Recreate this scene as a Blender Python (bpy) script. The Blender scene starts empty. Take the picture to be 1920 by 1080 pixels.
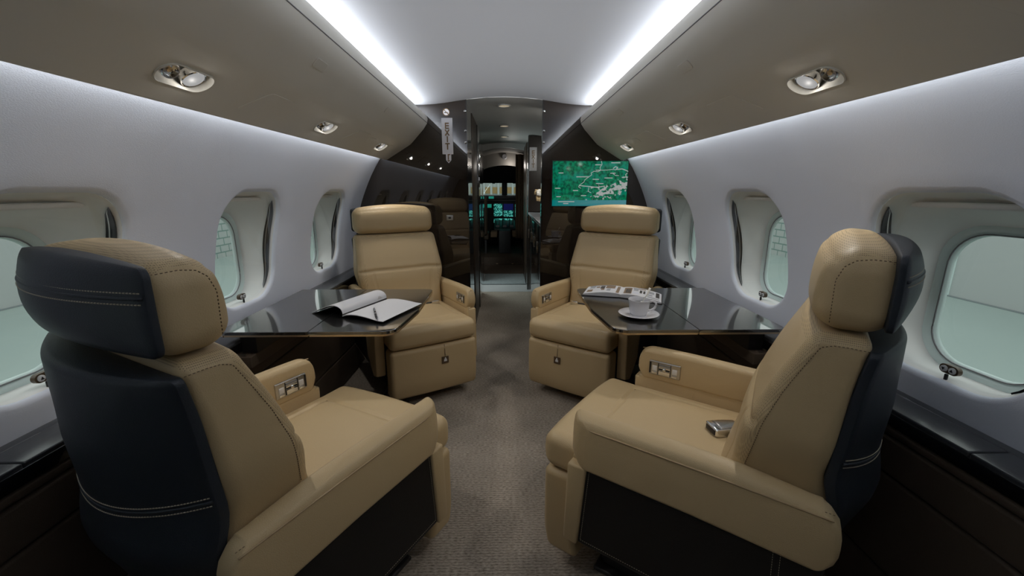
import bpy, bmesh, math, random
import numpy as np
from mathutils import Vector, Matrix

random.seed(7)
rng = np.random.default_rng(7)
SC = bpy.context.scene
COL = SC.collection
R = math.radians

# ------------------------------------------------------------------ camera, world, exposure, large lights
F_PX, EYE = 780.0, 1.22
PITCH = math.atan(183.0 / F_PX)
YAW = math.atan(14.0 / (F_PX / math.cos(PITCH)))
cam_d = bpy.data.cameras.new('camera')
cam_d.sensor_width = 36.0
cam_d.lens = F_PX / 1920.0 * 36.0
cam_d.clip_start = 0.02
cam = bpy.data.objects.new('camera', cam_d)
cam.location = (0, 0, EYE)
cam.rotation_euler = (math.pi / 2 - PITCH, 0, -YAW)
COL.objects.link(cam)
SC.camera = cam

SC.view_settings.view_transform = 'Standard'
SC.view_settings.look = 'None'
SC.view_settings.gamma = 1.0
SC.view_settings.exposure = 0.0
SC.view_settings.use_curve_mapping = False
SC.cycles.max_bounces = 10
SC.cycles.diffuse_bounces = 6
SC.cycles.glossy_bounces = 5
SC.cycles.transparent_max_bounces = 12
SC.cycles.sample_clamp_indirect = 3.0
SC.cycles.caustics_reflective = False
SC.cycles.caustics_refractive = False

world = bpy.data.worlds.new('world')
SC.world = world
world.use_nodes = True
bgn = world.node_tree.nodes['Background']
bgn.inputs['Color'].default_value = (0.96, 1.0, 0.99, 1)
bgn.inputs['Strength'].default_value = 1.22

CEIL_W, WALL_W, SPOT_W, DOWN_W = 12.8, 3.3, 6.7, 2.8
LIT0 = -0.8      # the cove strips are switched on from here forward; the aft cabin is dark
CABIN0, CABIN1 = -2.4, 3.2


def lamp(name, kind, loc, energy, color=(1, 1, 1), parent=None, aim=None, **kw):
    d = bpy.data.lights.new(name, kind)
    d.energy = energy
    d.color = color
    for k, v in kw.items():
        setattr(d, k, v)
    o = bpy.data.objects.new(name, d)
    o.location = loc
    if aim is not None:
        o.rotation_euler = Vector(aim).to_track_quat('-Z', 'Y').to_euler()
    COL.objects.link(o)
    if parent is not None:
        o.parent = parent
    return o


def strip(name, x, z, aim, energy, color, width):
    # a light strip that runs the length of the cabin, hidden in its cove
    L = CABIN1 - LIT0 - 0.1
    o = lamp(name, 'AREA', (x, (LIT0 + CABIN1) / 2, z), energy, color, shape='RECTANGLE', size=width, size_y=L)
    a = Vector(aim).normalized()
    zax = -a
    yax = Vector((0, 1, 0))
    xax = yax.cross(zax)
    o.rotation_euler = Matrix((xax, yax, zax)).transposed().to_euler()
    return o


for s in (-1, 1):
    strip('ceiling_cove_light', s * 0.682, 1.754, (-s * 1.0, 0, 0.0), CEIL_W, (0.89, 0.935, 1.0), 0.016)
    strip('wall_cove_light', s * 0.853, 1.492, (s * 0.12, 0, -1.0), WALL_W, (0.87, 0.925, 1.0), 0.02)

# ------------------------------------------------------------------ materials


def nodes(m):
    m.use_nodes = True
    nt = m.node_tree
    return nt, nt.nodes, nt.links, nt.nodes['Principled BSDF']


def mat(name, color, rough=0.5, metal=0.0, coat=0.0, coat_ior=1.5, coat_rough=0.03, spec=0.5, emit=None, strength=0.0,
        noise=None, bump=None, stretch=None, var=0.0):
    """procedural material: noise=(scale), bump=(scale, strength), stretch=mapping scale, var=colour variation"""
    m = bpy.data.materials.new(name)
    nt, N, L, P = nodes(m)
    P.inputs['Base Color'].default_value = (*color, 1)
    P.inputs['Roughness'].default_value = rough
    P.inputs['Metallic'].default_value = metal
    P.inputs['Coat Weight'].default_value = coat
    P.inputs['Coat IOR'].default_value = coat_ior
    P.inputs['Coat Roughness'].default_value = coat_rough
    P.inputs['Specular IOR Level'].default_value = spec
    if emit:
        P.inputs['Emission Color'].default_value = (*emit, 1)
        P.inputs['Emission Strength'].default_value = strength
    tc = N.new('ShaderNodeTexCoord')
    vec = tc.outputs['Object']
    if stretch:
        mp = N.new('ShaderNodeMapping')
        mp.inputs['Scale'].default_value = stretch
        L.new(vec, mp.inputs['Vector'])
        vec = mp.outputs['Vector']
    if var > 0:
        nz = N.new('ShaderNodeTexNoise')
        nz.inputs['Scale'].default_value = noise or 8.0
        nz.inputs['Detail'].default_value = 6
        L.new(vec, nz.inputs['Vector'])
        mx = N.new('ShaderNodeMix')
        mx.data_type = 'RGBA'
        mx.inputs['A'].default_value = (*[c * (1 - var) for c in color], 1)
        mx.inputs['B'].default_value = (*[min(1, c * (1 + var)) for c in color], 1)
        L.new(nz.outputs['Fac'], mx.inputs['Factor'])
        L.new(mx.outputs['Result'], P.inputs['Base Color'])
    if bump:
        nb = N.new('ShaderNodeTexNoise')
        nb.inputs['Scale'].default_value = bump[0]
        nb.inputs['Detail'].default_value = 3
        L.new(vec, nb.inputs['Vector'])
        b = N.new('ShaderNodeBump')
        b.inputs['Strength'].default_value = bump[1]
        b.inputs['Distance'].default_value = 0.002
        L.new(nb.outputs['Fac'], b.inputs['Height'])
        L.new(b.outputs['Normal'], P.inputs['Normal'])
    return m


def leather(name, color, rough, perf=False, spec=0.4, hole=0.45):
    m = mat(name, color, rough, spec=spec, noise=3.0, var=0.05)
    nt, N, L, P = nodes(m)
    tc = N.new('ShaderNodeTexCoord')
    v = N.new('ShaderNodeTexVoronoi')
    v.inputs['Scale'].default_value = 420
    L.new(tc.outputs['Object'], v.inputs['Vector'])
    b = N.new('ShaderNodeBump')
    b.inputs['Strength'].default_value = 0.18
    b.inputs['Distance'].default_value = 0.0015
    L.new(v.outputs['Distance'], b.inputs['Height'])
    nrm = b.outputs['Normal']
    if perf:
        h = N.new('ShaderNodeTexVoronoi')
        h.inputs['Scale'].default_value = 310
        h.inputs['Randomness'].default_value = 0.0
        L.new(tc.outputs['Object'], h.inputs['Vector'])
        rmp = N.new('ShaderNodeMapRange')
        rmp.inputs['From Min'].default_value = 0.26
        rmp.inputs['From Max'].default_value = 0.42
        L.new(h.outputs['Distance'], rmp.inputs['Value'])
        mx = N.new('ShaderNodeMix')
        mx.data_type = 'RGBA'
        mx.inputs['A'].default_value = (*[c * hole for c in color], 1)
        mx.inputs['B'].default_value = (*color, 1)
        L.new(rmp.outputs['Result'], mx.inputs['Factor'])
        L.new(mx.outputs['Result'], P.inputs['Base Color'])
    L.new(nrm, P.inputs['Normal'])
    return m


def carpet_mat():
    m = mat('carpet', (0.2, 0.17, 0.14), 0.95, spec=0.1)
    nt, N, L, P = nodes(m)
    tc = N.new('ShaderNodeTexCoord')
    mp = N.new('ShaderNodeMapping')
    mp.inputs['Scale'].default_value = (75, 230, 75)
    L.new(tc.outputs['Object'], mp.inputs['Vector'])
    n1 = N.new('ShaderNodeTexNoise')
    n1.inputs['Scale'].default_value = 1.0
    n1.inputs['Detail'].default_value = 2
    L.new(mp.outputs['Vector'], n1.inputs['Vector'])
    w = N.new('ShaderNodeTexWave')
    w.bands_direction = 'Y'
    w.inputs['Scale'].default_value = 28
    w.inputs['Distortion'].default_value = 1.5
    w.inputs['Detail'].default_value = 2
    w.inputs['Detail Scale'].default_value = 8
    L.new(tc.outputs['Object'], w.inputs['Vector'])
    n2 = N.new('ShaderNodeTexNoise')
    n2.inputs['Scale'].default_value = 2.2
    n2.inputs['Detail'].default_value = 3
    L.new(tc.outputs['Object'], n2.inputs['Vector'])
    ad = N.new('ShaderNodeMath')
    ad.operation = 'MULTIPLY_ADD'
    L.new(w.outputs['Fac'], ad.inputs[0])
    ad.inputs[1].default_value = 0.16
    L.new(n1.outputs['Fac'], ad.inputs[2])
    ad2 = N.new('ShaderNodeMath')
    ad2.operation = 'MULTIPLY_ADD'
    L.new(n2.outputs['Fac'], ad2.inputs[0])
    ad2.inputs[1].default_value = 0.5
    L.new(ad.outputs['Value'], ad2.inputs[2])
    cr = N.new('ShaderNodeValToRGB')
    cr.color_ramp.elements[0].position = 0.58
    cr.color_ramp.elements[0].color = (0.17, 0.145, 0.117, 1)
    cr.color_ramp.elements[1].position = 1.0
    cr.color_ramp.elements[1].color = (0.45, 0.39, 0.325, 1)
    L.new(ad2.outputs['Value'], cr.inputs['Fac'])
    L.new(cr.outputs['Color'], P.inputs['Base Color'])
    b = N.new('ShaderNodeBump')
    b.inputs['Strength'].default_value = 0.7
    b.inputs['Distance'].default_value = 0.004
    L.new(ad.outputs['Value'], b.inputs['Height'])
    L.new(b.outputs['Normal'], P.inputs['Normal'])
    return m


def glass_mat(name, tint, refl=1.0, ior=1.5):
    m = bpy.data.materials.new(name)
    nt, N, L, P = nodes(m)
    N.remove(P)
    out = N['Material Output']
    t = N.new('ShaderNodeBsdfTransparent')
    t.inputs['Color'].default_value = (*tint, 1)
    g = N.new('ShaderNodeBsdfGlossy')
    g.inputs['Roughness'].default_value = 0.01
    g.inputs['Color'].default_value = (refl, refl, refl, 1)
    lw = N.new('ShaderNodeLayerWeight')
    lw.inputs['Blend'].default_value = 0.5
    pw = N.new('ShaderNodeMath')
    pw.operation = 'POWER'
    L.new(lw.outputs['Facing'], pw.inputs[0])
    pw.inputs[1].default_value = 4.5
    fr = N.new('ShaderNodeMath')
    fr.operation = 'MULTIPLY_ADD'
    L.new(pw.outputs[0], fr.inputs[0])
    fr.inputs[1].default_value = 0.75
    fr.inputs[2].default_value = ((ior - 1) / (ior + 1)) ** 2
    mx = N.new('ShaderNodeMixShader')
    L.new(fr.outputs[0], mx.inputs['Fac'])
    L.new(t.outputs['BSDF'], mx.inputs[1])
    L.new(g.outputs['BSDF'], mx.inputs[2])
    L.new(mx.outputs['Shader'], out.inputs['Surface'])
    return m


def map_mat():
    """moving-map screen: green terrain, white ridges, teal caption bar"""
    m = bpy.data.materials.new('map_screen')
    nt, N, L, P = nodes(m)
    P.inputs['Base Color'].default_value = (0.005, 0.01, 0.01, 1)
    P.inputs['Roughness'].default_value = 0.08
    tc = N.new('ShaderNodeTexCoord')
    uv = tc.outputs['Generated']          # x 0..1 across, z 0..1 up
    sep = N.new('ShaderNodeSeparateXYZ')
    L.new(uv, sep.inputs[0])

    def noise(scale, detail=5, sx=1.0):
        mp = N.new('ShaderNodeMapping')
        mp.inputs['Scale'].default_value = (1.75 * sx, 1, 1)
        L.new(uv, mp.inputs['Vector'])
        n = N.new('ShaderNodeTexNoise')
        n.inputs['Scale'].default_value = scale
        n.inputs['Detail'].default_value = detail
        L.new(mp.outputs['Vector'], n.inputs['Vector'])
        return n.outputs['Fac']

    def math_(op, a, b):
        k = N.new('ShaderNodeMath')
        k.operation = op
        for i, q in enumerate((a, b)):
            if isinstance(q, (int, float)):
                k.inputs[i].default_value = q
            else:
                L.new(q, k.inputs[i])
        return k.outputs[0]

    def rng_(v, a, b):
        k = N.new('ShaderNodeMapRange')
        k.inputs['From Min'].default_value = a
        k.inputs['From Max'].default_value = b
        L.new(v, k.inputs['Value'])
        return k.outputs['Result']

    def mix(f, a, b):
        k = N.new('ShaderNodeMix')
        k.data_type = 'RGBA'
        L.new(f, k.inputs['Factor'])
        for nm, q in (('A', a), ('B', b)):
            if isinstance(q, tuple):
                k.inputs[nm].default_value = (*q, 1)
            else:
                L.new(q, k.inputs[nm])
        return k.outputs['Result']
    base = mix(rng_(noise(16, 6), 0.38, 0.62), (0.0, 0.035, 0.018), (0.0, 0.16, 0.072))
    base = mix(rng_(noise(4, 2), 0.5, 0.75), base, (0.0, 0.17, 0.12))
    # mountain chain: a band rising to the right in the lower right half
    line = math_('SUBTRACT', sep.outputs['Z'], math_('MULTIPLY_ADD', sep.outputs['X'], 0.55))
    # line = z - 0.55*x  -> chain around -0.05
    d = math_('ABSOLUTE', math_('ADD', line, 0.06), 0)
    band = rng_(d, 0.26, 0.02)
    right = rng_(sep.outputs['X'], 0.38, 0.62)
    amt = math_('MULTIPLY', band, right)
    ridg = math_('ADD', noise(13, 7, 0.8), math_('MULTIPLY', amt, 0.22))
    wht = math_('MULTIPLY', rng_(ridg, 0.66, 0.70), rng_(amt, 0.05, 0.15))
    c = mix(wht, base, (0.30, 0.31, 0.30))
    bar = rng_(sep.outputs['Z'], 0.135, 0.13)
    barc = mix(rng_(sep.outputs['X'], 0.1, 0.9), (0.0, 0.14, 0.14), (0.055, 0.19, 0.22))
    c = mix(bar, c, barc)
    L.new(c, P.inputs['Emission Color'])
    P.inputs['Emission Strength'].default_value = 1.05
    return m


def fix_madd(m):
    for n in m.node_tree.nodes:
        if n.type == 'MATH' and n.operation == 'MULTIPLY_ADD' and not n.inputs[2].is_linked:
            n.inputs[2].default_value = 0.0


def screen_mat(name, c1, c2, scale):
    m = bpy.data.materials.new(name)
    nt, N, L, P = nodes(m)
    P.inputs['Base Color'].default_value = (0.01, 0.01, 0.012, 1)
    P.inputs['Roughness'].default_value = 0.1
    tc = N.new('ShaderNodeTexCoord')
    b = N.new('ShaderNodeTexVoronoi')
    b.feature = 'F1'
    b.distance = 'CHEBYCHEV'
    b.inputs['Scale'].default_value = scale
    L.new(tc.outputs['Object'], b.inputs['Vector'])
    cr = N.new('ShaderNodeValToRGB')
    cr.color_ramp.interpolation = 'CONSTANT'
    cr.color_ramp.elements[0].color = (*c1, 1)
    cr.color_ramp.elements[1].position = 0.52
    cr.color_ramp.elements[1].color = (*c2, 1)
    sp = N.new('ShaderNodeSeparateColor')
    L.new(b.outputs['Color'], sp.inputs[0])
    L.new(sp.outputs[0], cr.inputs['Fac'])
    L.new(cr.outputs['Color'], P.inputs['Emission Color'])
    P.inputs['Emission Strength'].default_value = 1.4
    return m


def block_mat(name, color, line, bw, bh):
    """painted block wall far outside the windows: too far to tell its blocks apart"""
    m = mat(name, color, 0.6)
    nt, N, L, P = nodes(m)
    tc = N.new('ShaderNodeTexCoord')
    mp = N.new('ShaderNodeMapping')
    mp.inputs['Rotation'].default_value = (R(90), 0, R(90))
    L.new(tc.outputs['Object'], mp.inputs['Vector'])
    sw = N.new('ShaderNodeCombineXYZ')
    sp = N.new('ShaderNodeSeparateXYZ')
    L.new(tc.outputs['Object'], sp.inputs[0])
    L.new(sp.outputs['Y'], sw.inputs['X'])
    L.new(sp.outputs['Z'], sw.inputs['Y'])
    br = N.new('ShaderNodeTexBrick')
    br.inputs['Scale'].default_value = 1.0
    br.inputs['Brick Width'].default_value = bw
    br.inputs['Row Height'].default_value = bh
    br.inputs['Mortar Size'].default_value = 0.03
    br.inputs['Color1'].default_value = (*color, 1)
    br.inputs['Color2'].default_value = (*[c * 0.96 for c in color], 1)
    br.inputs['Mortar'].default_value = (*line, 1)
    L.new(sw.outputs[0], br.inputs['Vector'])
    L.new(br.outputs['Color'], P.inputs['Base Color'])
    return m


TAN = (0.54, 0.405, 0.225)
M = dict(
    tan=leather('tan_leather', TAN, 0.42),
    tan_perf=leather('tan_perforated_leather', TAN, 0.46, perf=True),
    navy=leather('navy_leather', (0.019, 0.025, 0.034), 0.45, spec=0.45),
    black_leather=leather('black_leather', (0.012, 0.0105, 0.0095), 0.5, spec=0.3),
    brown_leather=leather('brown_leather', (0.085, 0.062, 0.044), 0.55, spec=0.3),
    thread=mat('light_thread', (0.50, 0.43, 0.32), 0.7),
    thread_dark=mat('dark_thread', (0.13, 0.085, 0.045), 0.8),
    piping=mat('seam_piping', (0.40, 0.285, 0.155), 0.5),
    wall=mat('wall_fabric', (0.81, 0.84, 0.92), 0.9, spec=0.2, bump=(260, 0.25), stretch=(1, 1, 3)),
    ceil=mat('ceiling_fabric', (0.73, 0.745, 0.79), 0.9, spec=0.2, bump=(300, 0.15)),
    valance=mat('valance_beige', (0.72, 0.70, 0.645), 0.55, spec=0.3, bump=(400, 0.05)),
    reveal=mat('window_reveal', (0.84, 0.83, 0.81), 0.55, spec=0.3),
    gasket=mat('gasket_rubber', (0.012, 0.012, 0.014), 0.35),
    frame=mat('outer_window_frame', (0.72, 0.84, 0.82), 0.25),
    inner=glass_mat('dust_pane', (0.97, 0.98, 0.975), 0.9, 1.32),
    outer=glass_mat('window_glass', (0.93, 0.985, 0.965), 0.8, 1.3),
    carpet=carpet_mat(),
    wood=mat('gloss_dark_veneer', (0.022, 0.015, 0.010), 0.5, spec=0.05, coat=1.0, coat_ior=1.75, coat_rough=0.015, noise=1.0, var=0.4,
             stretch=(130, 130, 3)),
    matte_wood=mat('satin_dark_veneer', (0.03, 0.02, 0.013), 0.35, noise=1.0, var=0.4, stretch=(130, 130, 3)),
    black_gloss=mat('black_lacquer', (0.006, 0.006, 0.007), 0.2, coat=1.0, coat_ior=1.7, coat_rough=0.01),
    table=mat('table_black_glass', (0.010, 0.010, 0.010), 0.3, coat=1.0, coat_ior=2.5, coat_rough=0.006),
    ledge=mat('ledge_grey_veneer', (0.050, 0.053, 0.058), 0.33, coat=0.4, coat_rough=0.2, noise=1.0, var=0.4, stretch=(180, 5, 180)),
    chrome=mat('chrome', (0.78, 0.78, 0.78), 0.10, metal=1.0),
    steel=mat('brushed_steel', (0.48, 0.47, 0.45), 0.28, metal=1.0),
    brass=mat('gilt_edge', (0.72, 0.58, 0.40), 0.32, metal=1.0),
    gold=mat('gilt_letters', (0.17, 0.095, 0.03), 0.4, metal=0.2),
    sign=mat('sign_white', (0.86, 0.86, 0.90), 0.30),
    lens=mat('lamp_lens', (0.03, 0.03, 0.03), 0.5, spec=0.1, emit=(1, 1, 1), strength=0.33),
    warm_lens=mat('warm_lamp_lens', (0.03, 0.03, 0.03), 0.5, spec=0.1, emit=(1, 0.82, 0.55), strength=0.40),
    black=mat('black_plastic', (0.012, 0.012, 0.013), 0.4),
    dark=mat('charcoal_plastic', (0.03, 0.03, 0.032), 0.5),
    grey=mat('grey_plastic', (0.20, 0.20, 0.21), 0.45),
    button=mat('white_button', (0.72, 0.72, 0.72), 0.4),
    walnut=mat('walnut_plate', (0.10, 0.062, 0.032), 0.35),
    paper=mat('white_paper', (0.66, 0.66, 0.675), 0.8, spec=0.2),
    print_brown=mat('brown_print', (0.22, 0.15, 0.09), 0.7),
    print_grey=mat('grey_print', (0.33, 0.34, 0.36), 0.7),
    print_dark=mat('dark_print', (0.05, 0.045, 0.04), 0.7),
    print_faint=mat('faint_print', (0.62, 0.63, 0.70), 0.8),
    cover=mat('dark_cover', (0.018, 0.015, 0.013), 0.45),
    china=mat('white_porcelain', (0.66, 0.66, 0.69), 0.15, coat=0.5),
    stone=mat('entry_floor', (0.40, 0.41, 0.41), 0.45, noise=4, var=0.1),
    rug=mat('grey_rug', (0.20, 0.23, 0.235), 0.95, noise=40, var=0.35, bump=(120, 0.6)),
    brown_floor=mat('brown_floor', (0.075, 0.05, 0.034), 0.6, noise=30, var=0.3),
    passage_ceil=mat('passage_ceiling', (0.52, 0.52, 0.50), 0.5),
    cockpit_lining=mat('cockpit_lining', (0.23, 0.215, 0.195), 0.8),
    curtain=mat('brown_curtain', (0.19, 0.125, 0.075), 0.9, noise=30, var=0.2),
    silver=mat('silver_counter', (0.40, 0.41, 0.43), 0.25, metal=0.3),
    petal=mat('white_petal', (0.78, 0.76, 0.70), 0.6),
    petal_tan=mat('cream_petal', (0.45, 0.33, 0.17), 0.6),
    green=mat('green_stem', (0.05, 0.09, 0.04), 0.6),
    hangar_wall=mat('hangar_panel_white', (0.42, 0.44, 0.435), 0.7),
    hangar_floor=mat('hangar_floor_grey', (0.315, 0.385, 0.365), 0.5, noise=0.4, var=0.06),
    blocks=block_mat('hangar_block', (0.41, 0.44, 0.43), (0.15, 0.24, 0.215), 0.62, 0.33),
    wall_grey=mat('skirting_grey', (0.21, 0.24, 0.245), 0.6),
    orange=mat('orange_band', (0.33, 0.21, 0.085), 0.7),
    map=map_mat(),
    scr_a=screen_mat('avionics_page', (0.0, 0.03, 0.025), (0.05, 0.26, 0.22), 60),
    scr_b=mat('avionics_blue', (0.005, 0.005, 0.02), 0.15, emit=(0.004, 0.006, 0.045), strength=1.0),
    scr_c=mat('avionics_teal', (0.0, 0.02, 0.02), 0.15, emit=(0.01, 0.17, 0.13), strength=1.0),
    label_white=mat('map_lettering', (0.05, 0.05, 0.05), 0.5, emit=(0.30, 0.31, 0.30), strength=1.0),
)
for k in ('map',):
    fix_madd(M[k])

# ------------------------------------------------------------------ mesh helpers


class MB:
    """collects vertices and faces, then links them as ONE mesh object"""

    def __init__(s):
        s.v, s.f, s.mi, s.n = [], [], [], 0

    def add(s, v, f, mi=0):
        v = np.asarray(v, float).reshape(-1, 3)
        s.v.append(v)
        if isinstance(mi, int):
            mi = [mi] * len(f)
        s.f += [tuple(int(i) + s.n for i in q) for q in f]
        s.mi += list(mi)
        s.n += len(v)
        return s

    def build(s, name, mats, parent=None, smooth=True, recalc=True, xf=None):
        me = bpy.data.meshes.new(name)
        V = np.concatenate(s.v)
        if xf is not None:
            V = xf(V)
        me.from_pydata(V.tolist(), [], s.f)
        if not isinstance(mats, (list, tuple)):
            mats = [mats]
        for m in mats:
            me.materials.append(m)
        me.polygons.foreach_set('material_index', s.mi)
        if recalc:
            bm = bmesh.new()
            bm.from_mesh(me)
            bmesh.ops.recalc_face_normals(bm, faces=bm.faces)
            bm.to_mesh(me)
            bm.free()
        me.polygons.foreach_set('use_smooth', [bool(smooth)] * len(me.polygons))
        if smooth == 'auto':
            me.set_sharp_from_angle(angle=R(35))
        me.update()
        o = bpy.data.objects.new(name, me)
        COL.objects.link(o)
        if parent is not None:
            o.parent = parent
        return o


def softbox(h, r, n=(4, 4, 4), k=3, c=(0, 0, 0), fn=None):
    """rounded box: half sizes h, corner radius r, inner divisions n; fn deforms the vertices"""
    h = np.asarray(h, float)
    r = min(r, h.min() * 0.999)
    t = np.tan(np.linspace(0, math.pi / 4, k + 1))
    ax = []
    for i in range(3):
        inn = np.linspace(-(h[i] - r), h[i] - r, n[i] + 1)
        hi = (h[i] - r) + r * t[1:]
        ax.append(np.concatenate([-hi[::-1], inn, hi]))
    V, Fc, off = [], [], 0
    for a in range(3):
        b, d = (a + 1) % 3, (a + 2) % 3
        A, B = np.meshgrid(ax[b], ax[d], indexing='ij')
        for sg in (-1, 1):
            P = np.zeros(A.shape + (3,))
            P[..., a] = sg * h[a]
            P[..., b] = A
            P[..., d] = B
            na, nb = A.shape
            V.append(P.reshape(-1, 3))
            I = np.arange(na * nb).reshape(na, nb) + off
            q = np.stack([I[:-1, :-1], I[1:, :-1], I[1:, 1:], I[:-1, 1:]], -1).reshape(-1, 4)
            if sg < 0:
                q = q[:, ::-1]
            Fc.append(q)
            off += na * nb
    V = np.concatenate(V)
    Fc = np.concatenate(Fc)
    _, idx, inv = np.unique(np.round(V, 6), axis=0, return_index=True, return_inverse=True)
    inv = inv.reshape(-1)
    V = V[idx]
    Fc = inv[Fc]
    q = np.clip(V, -(h - r), h - r)
    dd = V - q
    V = q + r * dd / np.maximum(np.linalg.norm(dd, axis=1, keepdims=True), 1e-9)
    V = V + np.asarray(c, float)
    if fn is not None:
        V = fn(V)
    return V, Fc.tolist()


def box(x0, x1, y0, y1, z0, z1):
    v = [(x, y, z) for x in (x0, x1) for y in (y0, y1) for z in (z0, z1)]
    return v, [(0, 1, 3, 2), (4, 6, 7, 5), (0, 4, 5, 1), (2, 3, 7, 6), (0, 2, 6, 4), (1, 5, 7, 3)]


def prism(poly, a0, a1, axis):
    """poly: 2D points; extruded along axis 0/1/2 from a0 to a1"""
    n = len(poly)
    o = [i for i in range(3) if i != axis]
    V = np.zeros((2 * n, 3))
    for k, a in enumerate((a0, a1)):
        V[k * n:(k + 1) * n, o[0]] = [p[0] for p in poly]
        V[k * n:(k + 1) * n, o[1]] = [p[1] for p in poly]
        V[k * n:(k + 1) * n, axis] = a
    f = [tuple(range(n))[::-1], tuple(range(n, 2 * n))]
    f += [(i, (i + 1) % n, n + (i + 1) % n, n + i) for i in range(n)]
    return V, f


def sweep(prof, a0, a1, na=1):
    """open profile (X,Z) swept along Y"""
    ys = np.linspace(a0, a1, na + 1)
    n = len(prof)
    V = [(p[0], y, p[1]) for y in ys for p in prof]
    f = [(j * n + i, j * n + i + 1, (j + 1) * n + i + 1, (j + 1) * n + i) for j in range(na) for i in range(n - 1)]
    return V, f


def lathe(prof, n=32, c=(0, 0, 0), axis=2, caps=True):
    """profile of (r, h) around an axis"""
    V, f = [], []
    m = len(prof)
    for i in range(n):
        a = 2 * math.pi * i / n
        for r_, h_ in prof:
            p = [0, 0, 0]
            p[axis] = h_
            p[(axis + 1) % 3] = r_ * math.cos(a)
            p[(axis + 2) % 3] = r_ * math.sin(a)
            V.append([p[k] + c[k] for k in range(3)])
    for i in range(n):
        j = (i + 1) % n
        for k in range(m - 1):
            f.append((i * m + k, j * m + k, j * m + k + 1, i * m + k + 1))
    if caps and prof[0][0] > 1e-6:
        f.append(tuple(i * m for i in range(n))[::-1])
    if caps and prof[-1][0] > 1e-6:
        f.append(tuple(i * m + m - 1 for i in range(n)))
    return V, f


def tube(path, r, n=8, closed=False):
    P = np.asarray(path, float)
    m = len(P)
    V, f = [], []
    for i in range(m):
        if closed:
            t = P[(i + 1) % m] - P[i - 1]
        else:
            t = P[min(i + 1, m - 1)] - P[max(i - 1, 0)]
        t = Vector(t).normalized()
        a = t.cross(Vector((0, 0, 1)))
        if a.length < 0.05:
            a = t.cross(Vector((0, 1, 0)))
        a.normalize()
        b = t.cross(a)
        rr = r[i] if hasattr(r, '__len__') else r
        for k in range(n):
            w = 2 * math.pi * k / n
            V.append(P[i] + rr * (math.cos(w) * np.array(a) + math.sin(w) * np.array(b)))
    for i in range(m if closed else m - 1):
        j = (i + 1) % m
        for k in range(n):
            l = (k + 1) % n
            f.append((i * n + k, i * n + l, j * n + l, j * n + k))
    if not closed:
        f.append(tuple(range(n))[::-1])
        f.append(tuple((m - 1) * n + k for k in range(n)))
    return V, f


def resample(path, step):
    P = np.asarray(path, float)
    d = np.concatenate([[0], np.cumsum(np.linalg.norm(np.diff(P, axis=0), axis=1))])
    n = max(2, int(d[-1] / step) + 1)
    s = np.linspace(0, d[-1], n)
    return np.stack([np.interp(s, d, P[:, k]) for k in range(3)], 1)


def dashes(mb, path, step=0.0062, dash=0.0042, w=0.0011):
    """a row of stitches along a path"""
    Q = resample(path, step)
    for i in range(len(Q) - 1):
        t = Q[i + 1] - Q[i]
        L = np.linalg.norm(t)
        if L < 1e-6:
            continue
        t = t / L
        a = np.cross(t, (0.31, 0.52, 0.79))
        a /= np.linalg.norm(a)
        b = np.cross(t, a)
        p0, p1 = Q[i], Q[i] + t * dash
        V = [p0 + a * w, p0 + b * w, p0 - a * w, p0 - b * w, p1 + a * w, p1 + b * w, p1 - a * w, p1 - b * w]
        mb.add(V, [(0, 1, 5, 4), (1, 2, 6, 5), (2, 3, 7, 6), (3, 0, 4, 7)])


def rrect(ha, hb, r, angs):
    """distance from centre to a rounded rectangle at given angles -> 2D points"""
    out = []
    for t in angs:
        c, s = math.cos(t), math.sin(t)
        lo, hi = 0.0, ha + hb
        for _ in range(40):
            m = (lo + hi) / 2
            x, y = abs(m * c), abs(m * s)
            qx, qy = x - (ha - r), y - (hb - r)
            d = math.hypot(max(qx, 0), max(qy, 0)) + min(max(qx, qy), 0) - r
            if d < 0:
                lo = m
            else:
                hi = m
        out.append((lo * c, lo * s))
    return np.array(out)


def rings(mb, loops, mi=0, close=True):
    """loops: list of (N,3) arrays joined by quads"""
    n = len(loops[0])
    V = np.concatenate(loops)
    f = []
    for j in range(len(loops) - 1):
        for i in range(n if close else n - 1):
            k = (i + 1) % n
            f.append((j * n + i, j * n + k, (j + 1) * n + k, (j + 1) * n + i))
    mb.add(V, f, mi)


def empty(name, loc=(0, 0, 0), rz=0.0):
    o = bpy.data.objects.new(name, None)
    o.empty_display_size = 0.1
    o.location = loc
    o.rotation_euler = (0, 0, rz)
    COL.objects.link(o)
    return o


def tag(o, label=None, cat=None, group=None, kind=None):
    if label:
        o['label'] = label
    if cat:
        o['category'] = cat
    if group:
        o['group'] = group
    if kind:
        o['kind'] = kind
    return o


def struct(o, label=None):
    o['kind'] = 'structure'
    if label:
        o['label'] = label
    return o


def ip(x, pts):
    xs = [p[0] for p in pts]
    ys = [p[1] for p in pts]
    return np.interp(x, xs, ys)


# ------------------------------------------------------------------ cabin shell
PROF = [(0.58, 1.160), (0.65, 1.152), (0.75, 1.146), (0.90, 1.131), (1.06, 1.098), (1.18, 1.055), (1.33, 0.985), (1.43, 0.925), (1.54, 0.84)]
_zs = np.linspace(0.58, 1.54, 200)
_xs = np.interp(_zs, [p[0] for p in PROF], [p[1] for p in PROF])
_k = np.exp(-0.5 * (np.arange(-24, 25) / 10.0) ** 2)
_xs = np.convolve(np.pad(_xs, 24, mode='reflect', reflect_type='odd'), _k / _k.sum(), mode='valid')


def wall_x(z):
    return np.interp(z, _zs, _xs)


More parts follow.
